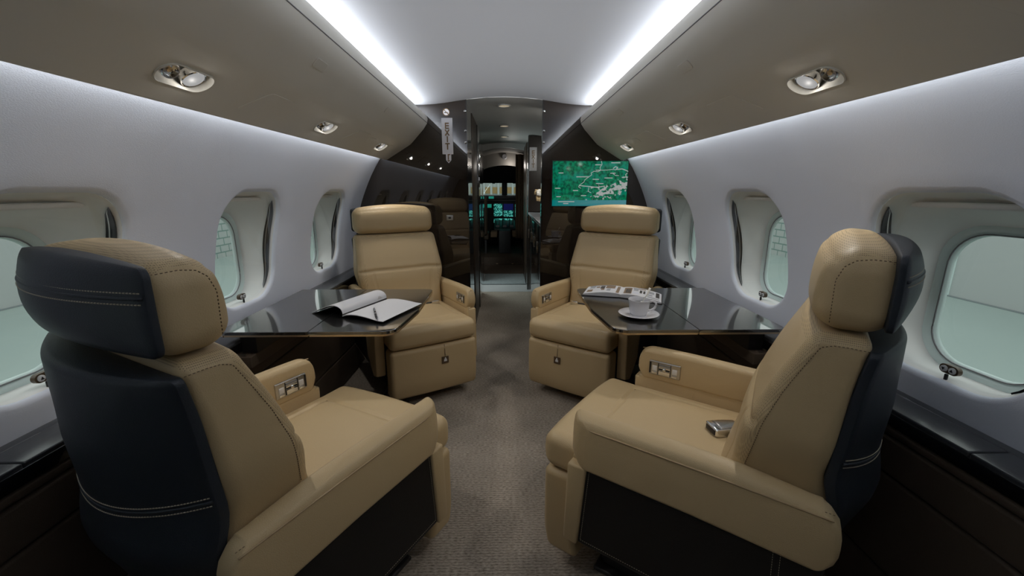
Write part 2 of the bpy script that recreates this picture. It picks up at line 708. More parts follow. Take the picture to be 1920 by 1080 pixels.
WIN_Y = [2.65, 1.83, 1.01, 0.19, -0.63, -1.45]
WZ, WHA, WHB, WR = 0.9725, 0.21, 0.2425, 0.135
LIP = 0.015
struct(MB().add(*box(-1.2, 1.2, CABIN0, 5.0, -0.02, 0.0)).build('floor', M['carpet'], smooth=False), 'taupe ribbed carpet running down the aisle')


def wall(side, name):
    mb = MB()
    edges = [CABIN1] + [(WIN_Y[i] + WIN_Y[i + 1]) / 2 for i in range(len(WIN_Y) - 1)] + [CABIN0]
    for i, cy in enumerate(WIN_Y):
        y1, y0 = edges[i], edges[i + 1]
        z0, z1 = 0.58, 1.54
        corner = [math.atan2(z - WZ, y - cy) for y, z in ((y1, z1), (y0, z1), (y0, z0), (y1, z0))]
        angs = sorted(set([2 * math.pi * k / 88 - math.pi for k in range(88)] + corner))
        rim = rrect(WHA + LIP, WHB + LIP, WR + LIP, angs)
        inn = rrect(WHA, WHB, WR, angs)
        outer = []
        for t in angs:
            c, s = math.cos(t), math.sin(t)
            tt = []
            if c > 1e-9: tt.append((y1 - cy) / c)
            if c < -1e-9: tt.append((y0 - cy) / c)
            if s > 1e-9: tt.append((z1 - WZ) / s)
            if s < -1e-9: tt.append((z0 - WZ) / s)
            m = min(tt)
            outer.append((m * c, m * s))
        outer = np.array(outer)
        loops = []
        for t in (1.0, 0.7, 0.45, 0.25, 0.1, 0.0):
            p = rim * (1 - t) + outer * t
            z = WZ + p[:, 1]
            loops.append(np.stack([side * wall_x(z), cy + p[:, 0], z], 1))
        for th in (20, 45, 68, 90):
            w = math.sin(R(th))
            p = rim * (1 - w) + inn * w
            z = WZ + p[:, 1]
            loops.append(np.stack([side * (wall_x(z) + LIP * (1 - math.cos(R(th)))), cy + p[:, 0], z], 1))
        rings(mb, loops)
    o = mb.build(name, M['wall'], smooth=True)
    return struct(o, 'white padded cabin sidewall with rounded window openings')


wall(-1, 'wall_left')
wall(1, 'wall_right')

# windows: reveal box, inner dust pane, gasket, outer frame, outer glass, shade rail, shade switch
ANG = [2 * math.pi * k / 72 for k in range(72)]
OZ, OX = 0.926, 1.262
wn = 0


def on_wall(side, cy, pts, dz, zc=WZ):
    z = zc + pts[:, 1]
    return np.stack([side * (wall_x(WZ + pts[:, 1] * 1.0) + dz), cy + pts[:, 0], z], 1)


for side in (1, -1):
    for wi, cy in enumerate(WIN_Y):
        wn += 1
        mb = MB()
        a = rrect(WHA, WHB, WR, ANG)
        b = rrect(WHA - 0.004, WHB - 0.004, WR, ANG)
        of = rrect(0.162, 0.203, 0.105, ANG)
        lo = [on_wall(side, cy, a, LIP), on_wall(side, cy, b, 0.032)]
        far = np.stack([np.full(len(of), side * OX), cy + of[:, 0], OZ + of[:, 1]], 1)
        near = lo[-1]
        for t in (0.15, 0.4, 0.7, 0.9):
            w = t ** 0.8
            L_ = near * (1 - t) + far * t
            L_[:, 0] = near[:, 0] * (1 - w) + far[:, 0] * w
            lo.append(L_)
        lo.append(far)
        rings(mb, lo)
        win = mb.build('window_%d' % wn, M['reveal'], smooth=True)
        struct(win, 'oval cabin window in its deep reveal')
        for c0 in (0.0, math.pi):
            an = [c0 + t for t in np.linspace(-0.95, 0.90, 28)]
            an = [t if c0 == 0.0 else 2 * math.pi - t for t in an]

            def deep(t, off):
                # on the reveal surface, t from the lip to the outer window, lifted by off
                A = on_wall(side, cy, rrect(WHA - 0.004 - off, WHB - 0.004 - off, WR, an), 0.024)
                B0 = rrect(0.162 - off, 0.203 - off, 0.105, an)
                B = np.stack([np.full(len(B0), side * OX), cy + B0[:, 0], OZ + B0[:, 1]], 1)
                L_ = A * (1 - t) + B * t
                L_[:, 0] = A[:, 0] * (1 - t ** 0.8) + B[:, 0] * t ** 0.8
                return L_
            tp = np.sqrt(np.clip(np.sin(np.linspace(0, math.pi, 28)), 0, 1))[:, None]
            for t0, t1, mm in ((0.005, 0.085, 'gasket'), (0.09, 0.115, 'steel'), (0.12, 0.175, 'gasket')):
                mb = MB()
                mix_ = lambda t, off: deep(0.0, off) * (1 - tp) + deep(t, off) * tp
                rings(mb, [mix_(t0, 0.0), mix_(t0, 0.003), mix_(t1, 0.003), mix_(t1, 0.0)], close=False)
                mb.build('shade_track', M[mm], win, smooth='auto')
        P = on_wall(side, cy, rrect(WHA - 0.004, WHB - 0.004, WR, ANG), 0.0235)
        MB().add(P, [tuple(range(len(P)))]).build('dust_pane', M['inner'], win, smooth=False, recalc=False)
        # thick clear edge of the structural window
        mb = MB()
        o1 = rrect(0.166, 0.207, 0.107, ANG)
        o2 = rrect(0.140, 0.182, 0.092, ANG)
        o3 = rrect(0.136, 0.178, 0.09, ANG)
        ld = []
        for q, dx in ((o1, 0.0), (rrect(0.156, 0.197, 0.10, ANG), 0.001), (o2, 0.008), (o3, 0.022)):
            ld.append(np.stack([np.full(len(q), side * (OX + dx - 0.004)), cy + q[:, 0], OZ + q[:, 1]], 1))
        rings(mb, ld)
        mb.build('outer_frame', M['frame'], win)
        q = o2
        MB().add(*tube(np.stack([np.full(len(q), side * (OX + 0.001)), cy + q[:, 0], OZ + q[:, 1]], 1), 0.0022, 5, closed=True)).build('pane_seal', M['grey'], win)
        P = np.stack([np.full(len(o2), side * (OX + 0.012)), cy + o2[:, 0], OZ + o2[:, 1]], 1)
        MB().add(P, [tuple(range(len(P)))]).build('outer_pane', M['outer'], win, smooth=False, recalc=False)
        # shade rail across the top of the reveal
        MB().add(*softbox((0.010, 0.135, 0.008), 0.005, (1, 4, 1), 2, c=(side * (float(wall_x(1.19)) + 0.075), cy, 1.183))).build('shade_rail', M['reveal'], win)
        if cy > 0.5:
            zb = 0.759
            xb = side * (float(wall_x(zb)) + 0.026)
            mb = MB()
            st = rrect(0.024, 0.012, 0.012, ANG)
            l1 = np.stack([np.full(72, xb), cy - 0.01 + st[:, 0], zb + st[:, 1]], 1)
            l0 = np.stack([np.full(72, xb + side * 0.012), cy - 0.01 + st[:, 0], zb + st[:, 1]], 1)
            rings(mb, [l0, l1])
            mb.add(l1, [tuple(range(72))])
            sw = mb.build('shade_switch', M['walnut'], win, smooth='auto')
            for q, tri in ((0.0105, 1), (-0.0105, -1)):
                by = cy - 0.01 + q
                MB().add(*lathe([(0.0085, 0), (0.0085, 0.003), (0.007, 0.004), (0.0, 0.004)], 20, axis=0)).build('button', M['button'], sw, smooth='auto', xf=lambda V, by=by: np.stack([xb - side * V[:, 0], by + V[:, 1], zb + V[:, 2]], 1))
                t3 = -1 if (tri > 0) else 1
                xt = xb - side * 0.0042
                MB().add([(xt, by - 0.0042, zb - t3 * 0.003), (xt, by + 0.0042, zb - t3 * 0.003), (xt, by, zb + t3 * 0.0045),
                          (xt - side * .0006, by - 0.0042, zb - t3 * 0.003), (xt - side * .0006, by + 0.0042, zb - t3 * 0.003), (xt - side * .0006, by, zb + t3 * 0.0045)],
                         [(0, 1, 2), (3, 4, 5), (0, 1, 4, 3), (1, 2, 5, 4), (2, 0, 3, 5)]).build('arrow_mark', M['black'], sw, smooth=False)
            MB().add(*softbox((0.003, 0.004, 0.009), 0.002, (1, 1, 1), 2, c=(xb - side * 0.002, cy - 0.01, zb - 0.021))).build('override_lever', M['black'], win)

# ceiling
cprof = [(0.76, 1.632), (0.765, 1.77), (0.74, 1.81), (0.66, 1.815), (0.58, 1.815), (0.50, 1.820), (0.42, 1.829), (0.33, 1.843), (0.22, 1.858), (0.11, 1.867), (0.0, 1.870)]
full = cprof + [(-x, z) for x, z in cprof[::-1][1:]]
struct(MB().add(*sweep(full, CABIN0, CABIN1, 6)).build('ceiling', M['ceil']), 'white vaulted cabin ceiling lit from both sides')

# valances with recessed reading lights
K = np.array((0.700, 1.535))
Lp = np.array((0.860, 1.439))
KL = Lp - K
KLn = np.linalg.norm(KL)
ku = KL / KLn
kn = np.array((-ku[1], ku[0]))
if kn[1] < 0:
    kn = -kn      # points up into the valance
LIGHT_Y = [2.76, 1.94, 1.12]
LQ, LHA, LHB = 0.092, 0.084, 0.033


def facet(side, q, y, d):
    """q across the slanted underside, y along, d depth into the valance"""
    p = K[None, :] + np.outer(q, ku) + np.outer(d, kn)
    return np.stack([side * p[:, 0], y, p[:, 1]], 1)


def valance(side, name):
    mb = MB()
    up = [(0.77, 1.632), (0.64, 1.652), (0.592, 1.685), (0.576, 1.738), (0.565, 1.749), (0.556, 1.741), (0.551, 1.718), (0.558, 1.688), (0.584, 1.650), (0.632, 1.599), (0.662, 1.567), (0.682, 1.547), tuple(K)]
    lowp = [tuple(Lp), (0.866, 1.437), (0.869, 1.443), (0.835, 1.470), (0.805, 1.515), (0.80, 1.538), (0.86, 1.545)]
    for prof in (up, lowp):
        V, f = sweep([(side * x, z) for x, z in prof], CABIN0, CABIN1, 2)
        mb.add(V, f)
    edges = [CABIN1] + [(LIGHT_Y[i] + LIGHT_Y[i + 1]) / 2 for i in range(len(LIGHT_Y) - 1)] + [CABIN0]
    for i, cy in enumerate(LIGHT_Y):
        y1, y0 = edges[i], edges[i + 1]
        q0, q1 = 0.0, KLn
        corner = [math.atan2(q - LQ, y - cy) for y, q in ((y1, q1), (y0, q1), (y0, q0), (y1, q0))]
        angs = sorted(set([2 * math.pi * k / 60 - math.pi for k in range(60)] + corner))
        rim = rrect(LHA, LHB, LHB, angs)
        outer = []
        for t in angs:
            c, s = math.cos(t), math.sin(t)
            tt = []
            if c > 1e-9: tt.append((y1 - cy) / c)
            if c < -1e-9: tt.append((y0 - cy) / c)
            if s > 1e-9: tt.append((q1 - LQ) / s)
            if s < -1e-9: tt.append((q0 - LQ) / s)
            m = min(tt)
            outer.append((m * c, m * s))
        outer = np.array(outer)
        loops = [facet(side, LQ + p[:, 1], cy + p[:, 0], np.zeros(len(p))) for p in (outer, rim * .6 + outer * .4, rim)]
        rings(mb, loops)
    o = mb.build(name, M['valance'], smooth='auto')
    struct(o, 'beige overhead valance with reading lights')
    MB().add(*tube([(side * 0.5555, y, 1.694) for y in np.linspace(CABIN0, CABIN1 - .002, 4)], 0.0018, 6)).build('seam', M['grey'], o)
    # access panels, latches and small blank discs on the valance
    for yc, ha in ((1.49, 0.09), (2.31, 0.09), (0.62, 0.09)):
        for nm, hq, hy, r_ in (('access_panel', 0.052, ha, 0.012),):
            pts = rrect(hy, hq, r_, ANG)
            sk = np.array([(p[0] - side * 0 + (-p[1]) * 0.5, p[1]) for p in pts])
            mbp = MB()
            mk = lambda k, d: facet(side, 0.085 + sk[:, 1] * k, yc + sk[:, 0] * k, np.full(72, d))
            rings(mbp, [mk(1.0, 0.001), mk(1.0, -0.0012), mk(0.985, -0.0016)])
            mbp.add(mk(0.985, -0.0016), [tuple(range(72))])
            mbp.build(nm, M['valance'], o, smooth='auto')
    for yc in (2.52, 2.93):
        pts = rrect(0.055, 0.02, 0.02, ANG)
        mk = lambda k, d: facet(side, 0.07 + pts[:, 1] * k, yc + pts[:, 0] * k, np.full(72, d))
        mbp = MB()
        rings(mbp, [mk(1.0, 0.001), mk(1.0, -0.0012), mk(0.97, -0.0016)])
        mbp.add(mk(0.97, -0.0016), [tuple(range(72))])
        mbp.build('blank_plate', M['valance'], o, smooth='auto')
    for yc in (1.52, 0.7, 2.34):
        a_, b_ = np.array((0.590, 1.6435)), np.array((0.627, 1.604))
        t_ = (b_ - a_) / np.linalg.norm(b_ - a_)
        n_ = np.array((-abs(t_[1]), -abs(t_[0])))
        pts = rrect(0.042, 0.017, 0.008, ANG)
        cpt = (a_ + b_) / 2

        def mk(k, d):
            p = cpt[None, :] + np.outer(pts[:, 1] * k, t_) + d * n_[None, :]
            return np.stack([side * p[:, 0], yc + pts[:, 0] * k, p[:, 1]], 1)
        mbp = MB()
        rings(mbp, [mk(1.0, -0.002), mk(1.0, 0.002), mk(0.93, 0.0028)])
        mbp.add(mk(0.93, 0.0028), [tuple(range(72))])
        mbp.build('latch', M['valance'], o, smooth='auto')
    return o


valance(-1, 'trim_1')
valance(1, 'trim_2')

FAR_WORDS = {2.76: 'farthest, nearest the dark bulkhead', 1.94: 'second in the row, above the table', 1.12: 'nearest, with chrome air nozzle'}
for side in (-1, 1):
    for cy in LIGHT_Y:
        sw = 'left' if side < 0 else 'right'
        oc = facet(side, np.array([LQ]), np.array([cy]), np.array([0.0]))[0]
        root = empty('reading_light', oc)
        lab = FAR_WORDS[cy]
        tag(root, 'oblong reading light in the %s valance, %s' % (sw, lab),
            'light', 'reading lights in the %s valance' % sw)
        rel = lambda P: P - oc[None, :]
        mb = MB()
        sets = [(1.0, -0.0015), (1.045, -0.0015), (1.045, -0.004), (0.99, -0.0045), (0.97, 0.002), (0.93, 0.014), (0.83, 0.026), (0.55, 0.031), (0.1, 0.032)]
        lo = []
        for k, d in sets:
            p = rrect(LHA, LHB, LHB, ANG)
            p2 = np.sign(p) * np.abs(p) * 1.0
            off = (k - 1.0) * LHB
            pr = rrect(LHA + off, LHB + off, LHB + off, ANG) if LHB + off > 0.002 else p * 0.05
            lo.append(rel(facet(side, LQ + pr[:, 1], cy + pr[:, 0], np.full(72, d))))
        rings(mb, lo)
        mb.add(lo[-1], [tuple(range(72))])
        mb.build('housing', M['valance'], root, smooth='auto')

        def place(yo, qo, d, tilt=(0, 0, 0)):
            c = facet(side, np.array([LQ + qo]), np.array([cy + yo]), np.array([d]))[0] - oc
            dn = -np.array((side * kn[0], 0, kn[1]))        # out of the facet
            z = Vector(dn) + Vector(tilt)
            z.normalize()
            x = Vector((0, 1, 0)).cross(z)
            x.normalize()
            y = z.cross(x)
            B = np.array([x, y, z])
            return lambda V: V @ B + c[None, :]
        # lamp: chrome ring and glowing lens
        ring = MB().add(*lathe([(0.031, -0.012), (0.031, 0.004), (0.029, 0.006), (0.0265, 0.005), (0.0262, -0.004)], 28)).build('lamp_ring', M['chrome'], root, smooth='auto', xf=place(0.034, 0.0, 0.009))
        MB().add(*lathe([(0.0262, 0.002), (0.023, 0.007), (0.013, 0.011), (0.0, 0.0125)], 28)).build('lens', M['lens'], ring, xf=place(0.034, 0.0, 0.009))
        noz = MB().add(*lathe([(0.021, -0.014), (0.021, 0.012), (0.019, 0.0145), (0.0165, 0.0145), (0.0155, 0.004), (0.0, 0.003)], 24)).build('air_nozzle', M['chrome'], root, smooth='auto', xf=place(-0.044, 0.0, 0.014, (-side * .35, -0.2, 0)))
        MB().add(*lathe([(0.007, 0.0), (0.0065, 0.010), (0.0, 0.012)], 12)).build('nozzle_core', M['brass'], noz, smooth='auto', xf=place(-0.044, 0.0, 0.014, (-side * .35, -0.2, 0)))
        if True:
          lamp('lens_spill', 'POINT', tuple(facet(side, np.array([LQ]), np.array([cy + 0.02]), np.array([-0.008]))[0] - oc), 0.10, (1, 0.95, 0.88), root, shadow_soft_size=0.012)
          lamp('reading_lamp', 'SPOT', tuple(facet(side, np.array([LQ]), np.array([cy + 0.034]), np.array([-0.012]))[0] - oc), SPOT_W, (1, 0.95, 0.88), root,
             aim=(-side * 0.25, 0.0, -1), spot_size=R(118), spot_blend=0.75, shadow_soft_size=0.025)

# ledge along each wall and padded dado below it
for side, sw, tn in ((-1, 'left', 3), (1, 'right', 4)):
    base = MB().add(*prism([(side * 1.045, 0.600), (side * 1.045, 0.640), (side * 1.155, 0.640), (side * 1.165, 0.600)], CABIN0, CABIN1, 1)).build('trim_%d' % tn, M['black'], smooth=False)
    struct(base, 'dark side ledge under the %s windows' % sw)
    cuts = [CABIN1 - 0.003, 2.28, 1.45, 0.80, 0.0, -0.8, -1.6, CABIN0]
    for i in range(len(cuts) - 1):
        y1, y0 = cuts[i], cuts[i + 1] + 0.0035
        hx = 0.047
        MB().add(*softbox((hx, (y1 - y0) / 2, 0.007), 0.004, (1, 4, 1), 2, c=(side * (1.034 + hx), (y0 + y1) / 2, 0.644))).build('ledge_panel', M['ledge'], base, smooth='auto')
    MB().add(*softbox((0.004, (CABIN1 - CABIN0) / 2, 0.018), 0.003, (1, 2, 1), 2, c=(side * 1.036, (CABIN0 + CABIN1) / 2, 0.622))).build('ledge_front', M['black_gloss'], base, smooth='auto')
    MB().add(*softbox((0.0145, (CABIN1 - CABIN0) / 2 - .002, 0.006), 0.003, (1, 2, 1), 2, c=(side * 1.1365, (CABIN0 + CABIN1) / 2, 0.646))).build('wall_strip', M['ledge'], base, smooth='auto')
    bb = MB().add(*box(min(side * 1.055, side * 1.16), max(side * 1.055, side * 1.16), CABIN0, CABIN1, 0, 0.60)).build('baseboard_%s' % sw, M['black'], smooth=False)
    struct(bb, 'dark brown stitched leather dado on the %s side' % sw)
    st = MB()
    for z0, z1, mm in ((0.5765, 0.603, 'brown_leather'), (0.470, 0.5735, 'brown_leather'), (0.200, 0.467, 'brown_leather'), (0.005, 0.197, 'brown_leather')):
        MB().add(*softbox((0.020, (CABIN1 - CABIN0) / 2 - .002, (z1 - z0) / 2), 0.010, (1, 4, 2), 3, c=(side * 1.052, (CABIN0 + CABIN1) / 2, (z0 + z1) / 2))).build('dado_panel', M[mm], bb)
        if z1 > 0.4:
            dashes(st, [(side * 1.0325, CABIN0 + .5, z1 - 0.013), (side * 1.0325, CABIN1, z1 - 0.013)], 0.009, 0.005, 0.0006)
    tag(st.build('stitching', M['thread_dark'], bb, smooth=False, recalc=False), kind='stuff')

# aft end wall behind the camera closes the cabin
struct(MB().add(*box(-1.3, 1.3, CABIN0 - 0.05, CABIN0, 0, 2.0)).build('wall_aft', M['wood'], smooth=False), 'plain cabin end wall behind the viewer')

# ------------------------------------------------------------------ forward bulkhead
BY = 3.2
blk = {}
for side, sw, xi in ((-1, 'left', 0.276), (1, 'right', 0.282)):
    x0, x1 = sorted((side * xi, side * 1.30))
    o = MB().add(*box(x0, x1, BY, BY + 0.035, 0, 2.0)).build('wall_bulkhead_%s' % sw, M['wood'], smooth=False)
    struct(o, 'glossy dark veneer bulkhead %s of the aisle' % sw)
    blk[sw] = o
    # edge trim of the doorway with three chrome hinge studs
    e0, e1 = sorted((side * xi, side * (xi - 0.006)))
    MB().add(*box(e0, e1, BY - 0.004, BY + 0.04, 0, 1.857)).build('edge_trim', M['black_gloss'], o, smooth=False)
    for z in (1.775, 1.64, 1.56):
        MB().add(*lathe([(0.009, 0), (0.009, 0.004), (0.006, 0.007), (0, 0.008)], 14, axis=1)).build('hinge_stud', M['chrome'], o, smooth='auto', xf=lambda V, z=z: np.stack([V[:, 0] + side * (xi + 0.006), BY - 0.001 - V[:, 1], V[:, 2] + z], 1))


def bar(mb, cx, cz, w, h, rot, y0, y1):
    c, s = math.cos(rot), math.sin(rot)
    pts = [(-w / 2, -h / 2), (w / 2, -h / 2), (w / 2, h / 2), (-w / 2, h / 2)]
    pts = [(cx + c * x - s * z, cz + s * x + c * z) for x, z in pts]
    mb.add(*prism(pts, y0, y1, 1))


def exit_sign(cx, y, ztop, w, h, label):
    root = empty('exit_sign', (cx, y, ztop - h / 2))
    tag(root, label, 'sign')
    MB().add(*softbox((w / 2, 0.004, h / 2), 0.002, (1, 1, 1), 2, c=(0, -0.004, 0))).build('plate', M['sign'], root, smooth='auto')
    lh = h * 0.165
    t = w * 0.095
    lw = w * 0.36
    y0, y1 = -0.0115, -0.008
    zc = [h * 0.285, h * 0.10, -h * 0.085, -h * 0.28]
    for ch, z in zip('EXIT', zc):
        mb = MB()
        hh = lh * (1.0 if ch != 'T' else 1.1)
        if ch == 'E':
            bar(mb, -lw / 2 + t / 2, z, t, hh, 0, y0, y1)
            for dz in (-hh / 2 + t / 2, 0, hh / 2 - t / 2):
                bar(mb, 0, z + dz, lw, t, 0, y0 - .0003, y1)
        elif ch == 'X':
            d = math.hypot(lw, hh)
            a = math.atan2(hh, lw)
            bar(mb, 0, z, d, t, a, y0, y1)
            bar(mb, 0, z, d, t, -a, y0 - .0003, y1)
        elif ch == 'I':
            bar(mb, 0, z, t, hh, 0, y0, y1)
        else:
            bar(mb, 0, z, t, hh, 0, y0, y1)
            bar(mb, 0, z + hh / 2 - t / 2, lw * 1.15, t, 0, y0 - .0003, y1)
        mb.build('letter_' + ch.lower(), M['gold'], root, smooth=False)
    return root


exit_sign(-0.413, BY, 1.727, 0.079, 0.250, 'tall white EXIT sign with stacked gilt letters on left bulkhead')
# no-smoking disc
root = empty('no_smoking_sign', (-0.416, BY, 1.766))
tag(root, 'small round no smoking sign above the exit sign on left bulkhead', 'sign')
MB().add(*lathe([(0.0255, 0), (0.0255, 0.004), (0.0, 0.004)], 36, axis=1)).build('plate', M['sign'], root, smooth='auto', xf=lambda V: V * (1, -1, 1))
MB().add(*lathe([(0.021, 0.0042), (0.021, 0.006), (0.0255, 0.006), (0.0255, 0.0042)], 36, axis=1, caps=False)).build('ring', M['gold'], root, smooth='auto', xf=lambda V: V * (1, -1, 1))
mb = MB()
bar(mb, 0, 0, 0.044, 0.0045, R(-45), -0.0065, -0.0042)
mb.build('slash', M['gold'], root, smooth=False)
mb = MB()
bar(mb, -0.004, -0.004, 0.020, 0.005, 0, -0.0062, -0.0042)
bar(mb, 0.011, -0.004, 0.004, 0.005, 0, -0.0062, -0.0042)
mb.build('cigarette', M['black'], root, smooth=False)
# arrow plate below
root = empty('arrow_sign', (-0.409, BY, 1.452))
tag(root, 'small white downward arrow sign below the left exit sign', 'sign')
MB().add(*prism([(-0.019, 0.034), (0.019, 0.034), (0.019, -0.016), (0, -0.037), (-0.019, -0.016)], -0.006, 0, 1)).build('plate', M['sign'], root, smooth=False)
mb = MB()
bar(mb, -0.002, 0.006, 0.008, 0.040, 0, -0.008, -0.006)
bar(mb, 0.006, 0.023, 0.014, 0.007, 0, -0.0083, -0.006)
mb.add(*prism([(-0.012, -0.016), (0.012, -0.016), (0, -0.029)], -0.008, -0.006, 1))
mb.build('figure', M['gold'], root, smooth=False)
# outlet plate
root = empty('wall_outlet', (-0.415, BY, 1.018))
tag(root, 'small metal socket plate on the left bulkhead beside the headrest', 'outlet')
MB().add(*softbox((0.026, 0.003, 0.019), 0.002, (1, 1, 1), 2, c=(0, -0.003, 0))).build('plate', M['steel'], root, smooth='auto')
MB().add(*softbox((0.010, 0.002, 0.008), 0.0015, (1, 1, 1), 2, c=(0, -0.0065, 0))).build('socket', M['black'], root, smooth='auto')

# map monitor on the right bulkhead
mx0, mx1, mz0, mz1 = 0.357, 0.917, 1.106, 1.430
root = empty('wall_monitor', ((mx0 + mx1) / 2, BY, (mz0 + mz1) / 2))
tag(root, 'flat screen showing a green relief map on right bulkhead', 'screen')
hw, hh = (mx1 - mx0) / 2, (mz1 - mz0) / 2
MB().add(*softbox((hw + 0.006, 0.006, hh + 0.006), 0.003, (1, 1, 1), 2, c=(0, -0.005, 0))).build('bezel', M['black'], root, smooth='auto')
scr = MB().add(*box(-hw, hw, -0.0125, -0.0105, -hh, hh)).build('display', M['map'], root, smooth=False)
mb = MB()
for px, pz, w in ((0.11, .74, .065), (0.07, .40, .07), (0.085, .21, .06), (0.40, .655, .17), (0.60, .92, .08), (0.83, .965, .12), (0.60, .80, .06),
                  (0.80, .735, .07), (0.575, .60, .085), (0.745, .63, .11), (0.63, .505, .10), (0.57, .425, .09), (0.31, .35, .07), (0.42, .235, .07), (0.87, .37, .07), (0.97, .65, .07)):
    bar(mb, -hw + px * 2 * hw, -hh + pz * 2 * hh, w * 2 * hw, 0.0062, 0, -0.0131, -0.0126)
for x0, x1, z in ((.08, .30, .097), (.15, .22, .055)):
    bar(mb, -hw + (x0 + x1) * hw, -hh + z * 2 * hh, (x1 - x0) * 2 * hw, 0.0065, 0, -0.0131, -0.0126)


def mline(pts, w=0.004):
    for (a, b), (c, d) in zip(pts[:-1], pts[1:]):
        x0, z0, x1, z1 = -hw + a * 2 * hw, -hh + b * 2 * hh, -hw + c * 2 * hw, -hh + d * 2 * hh
        bar(mb, (x0 + x1) / 2, (z0 + z1) / 2, math.hypot(x1 - x0, z1 - z0) + .002, w, math.atan2(z1 - z0, x1 - x0), -0.0130, -0.0126)


mline([(.64, 1.0), (.65, .93), (.625, .86), (.635, .80), (.60, .765), (.55, .78), (.51, .74), (.52, .70), (.43, .59), (.42, .54), (.36, .47), (.35, .43), (.38, .40)])
mline([(.635, .80), (.72, .805), (.80, .82), (.84, .81)])
mline([(.80, .84), (.83, .88), (.86, .86), (.84, .82), (.92, .83), (.97, .80), (1.0, .775)], 0.006)
mline([(.36, .46), (.42, .45), (.49, .44), (.60, .42), (.70, .45)], 0.006)
mline([(.49, .42), (.48, .33), (.52, .30)], 0.004)
mline([(.80, .73), (.83, .69), (.88, .68)], 0.004)
mline([(.99, .74), (.97, .70), (.99, .62)], 0.005)
tag(mb.build('map_lettering', M['label_white'], scr, smooth=False), kind='stuff')

# ------------------------------------------------------------------ passage to the cockpit
struct(MB().add(*box(-0.32, -0.276, BY + 0.036, 3.72, 0, 1.86)).build('wall_passage_left', M['black_gloss'], smooth=False), 'mirror black passage wall left of the aisle')
o = MB().add(*softbox((0.03, 0.28, 0.925), 0.004, (1, 1, 1), 2, c=(-0.3, 4.01, 0.926))).build('closet_door', M['matte_wood'], smooth='auto')
tag(o, 'tall satin brown closet door along the left passage wall', 'door')
o = empty('entry_partition', (-0.29, 4.62, 0))
tag(o, 'black lacquered partition ending beside the entry, left of passage', 'partition')
MB().add(*softbox((0.028, 0.32, 0.92), 0.004, (1, 1, 1), 2, c=(0, 0, 0.921))).build('panel', M['black_gloss'], o, smooth='auto')
for z0 in (1.30, 1.42, 1.55):
    MB().add(*softbox((0.006, 0.006, 0.05), 0.003, (1, 1, 1), 2, c=(0.033, -0.25 + (z0 - 1.3) * .6, z0))).build('handle', M['chrome'], o, smooth='auto')
o = MB().add(*softbox((0.035, 0.35, 0.91), 0.004, (1, 1, 1), 2, c=(-0.335, 5.9, 0.911))).build('galley_post', M['black_gloss'], smooth='auto')
tag(o, 'black post beyond the entry, left of the grey rug', 'post')

struct(MB().add(*box(0.282, 0.32, BY + 0.036, 3.33, 0, 1.86)).build('wall_passage_right', M['black_gloss'], smooth=False), 'mirror black door jamb right of the aisle')
g = empty('galley_cabinet', (0.54, 4.19, 0))
tag(g, 'glossy black galley cabinet with silver counter, right of passage', 'cabinet')
MB().add(*softbox((0.255, 0.85, 0.47), 0.004, (1, 1, 1), 2, c=(0, 0, 0.47))).build('carcass', M['black_gloss'], g, smooth='auto')
MB().add(*softbox((0.258, 0.85, 0.012), 0.004, (1, 1, 1), 2, c=(0, 0, 0.953))).build('counter', M['silver'], g, smooth='auto')
for dy in (-0.6, -0.2, 0.2, 0.6):
    MB().add(*softbox((0.005, 0.006, 0.05), 0.003, (1, 1, 1), 2, c=(-0.261, dy, 0.74))).build('handle', M['chrome'], g, smooth='auto')
struct(MB().add(*box(0.80, 0.84, BY + 0.036, 6.9, 0, 2.0)).build('wall_galley', M['matte_wood'], smooth=False), 'dark veneer wall behind the galley counter')
o = MB().add(*softbox((0.26, 0.02, 0.43), 0.003, (1, 1, 1), 2, c=(0.545, 5.07, 1.40))).build('galley_end_panel', M['matte_wood'], smooth='auto')
tag(o, 'dark veneer panel at far end of galley counter, carrying the smaller exit sign', 'panel')
exit_sign(0.335, 5.05, 1.705, 0.085, 0.262, 'smaller EXIT sign farther forward beside the galley, right of aisle')
o = MB().add(*softbox((0.022, 0.12, 0.92), 0.003, (1, 1, 1), 2, c=(0.300, 5.22, 0.921))).build('galley_doorpost', M['black_gloss'], smooth='auto')
tag(o, 'black doorpost at the galley end, right of the rug', 'post')
o = MB().add(*softbox((0.022, 0.35, 0.90), 0.003, (1, 1, 1), 2, c=(0.298, 5.79, 0.901))).build('cockpit_doorpost', M['matte_wood'], smooth='auto')
tag(o, 'dark doorpost just behind the cockpit, right of passage', 'post')
# vase of flowers and box on the galley counter
root = empty('flower_vase', (0.335, 3.72, 0.965))
tag(root, 'white flowers in a slim glass vase on the galley counter', 'vase')
MB().add(*lathe([(0.022, 0), (0.022, 0.01), (0.014, 0.05), (0.016, 0.13), (0.0, 0.125)], 20)).build('vase', M['silver'], root)
for i in range(7):
    a, b = rng.uniform(0, 6.28), rng.uniform(0.01, 0.055)
    c = np.array((b * math.cos(a), b * math.sin(a), 0.17 + rng.uniform(0, 0.085)))
    mb = MB()
    for p in range(5):
        w = 2 * math.pi * p / 5 + a
        d = np.array((math.cos(w), math.sin(w) * .5, math.sin(w)))
        mb.add(*softbox((0.011, 0.005, 0.014), 0.0045, (1, 1, 1), 2, fn=lambda V, d=d: V + c + d * 0.015))
    mb.build('blossom', M['petal'] if i < 5 else M['petal_tan'], root)
    MB().add(*tube([(0, 0, 0.10), c * .5 + (0, 0, .06), c], 0.0018, 5)).build('stem', M['green'], root)
o = MB().add(*softbox((0.025, 0.03, 0.02), 0.004, (1, 1, 1), 2, c=(0.345, 3.55, 0.985))).build('tea_box', M['brass'], smooth='auto')
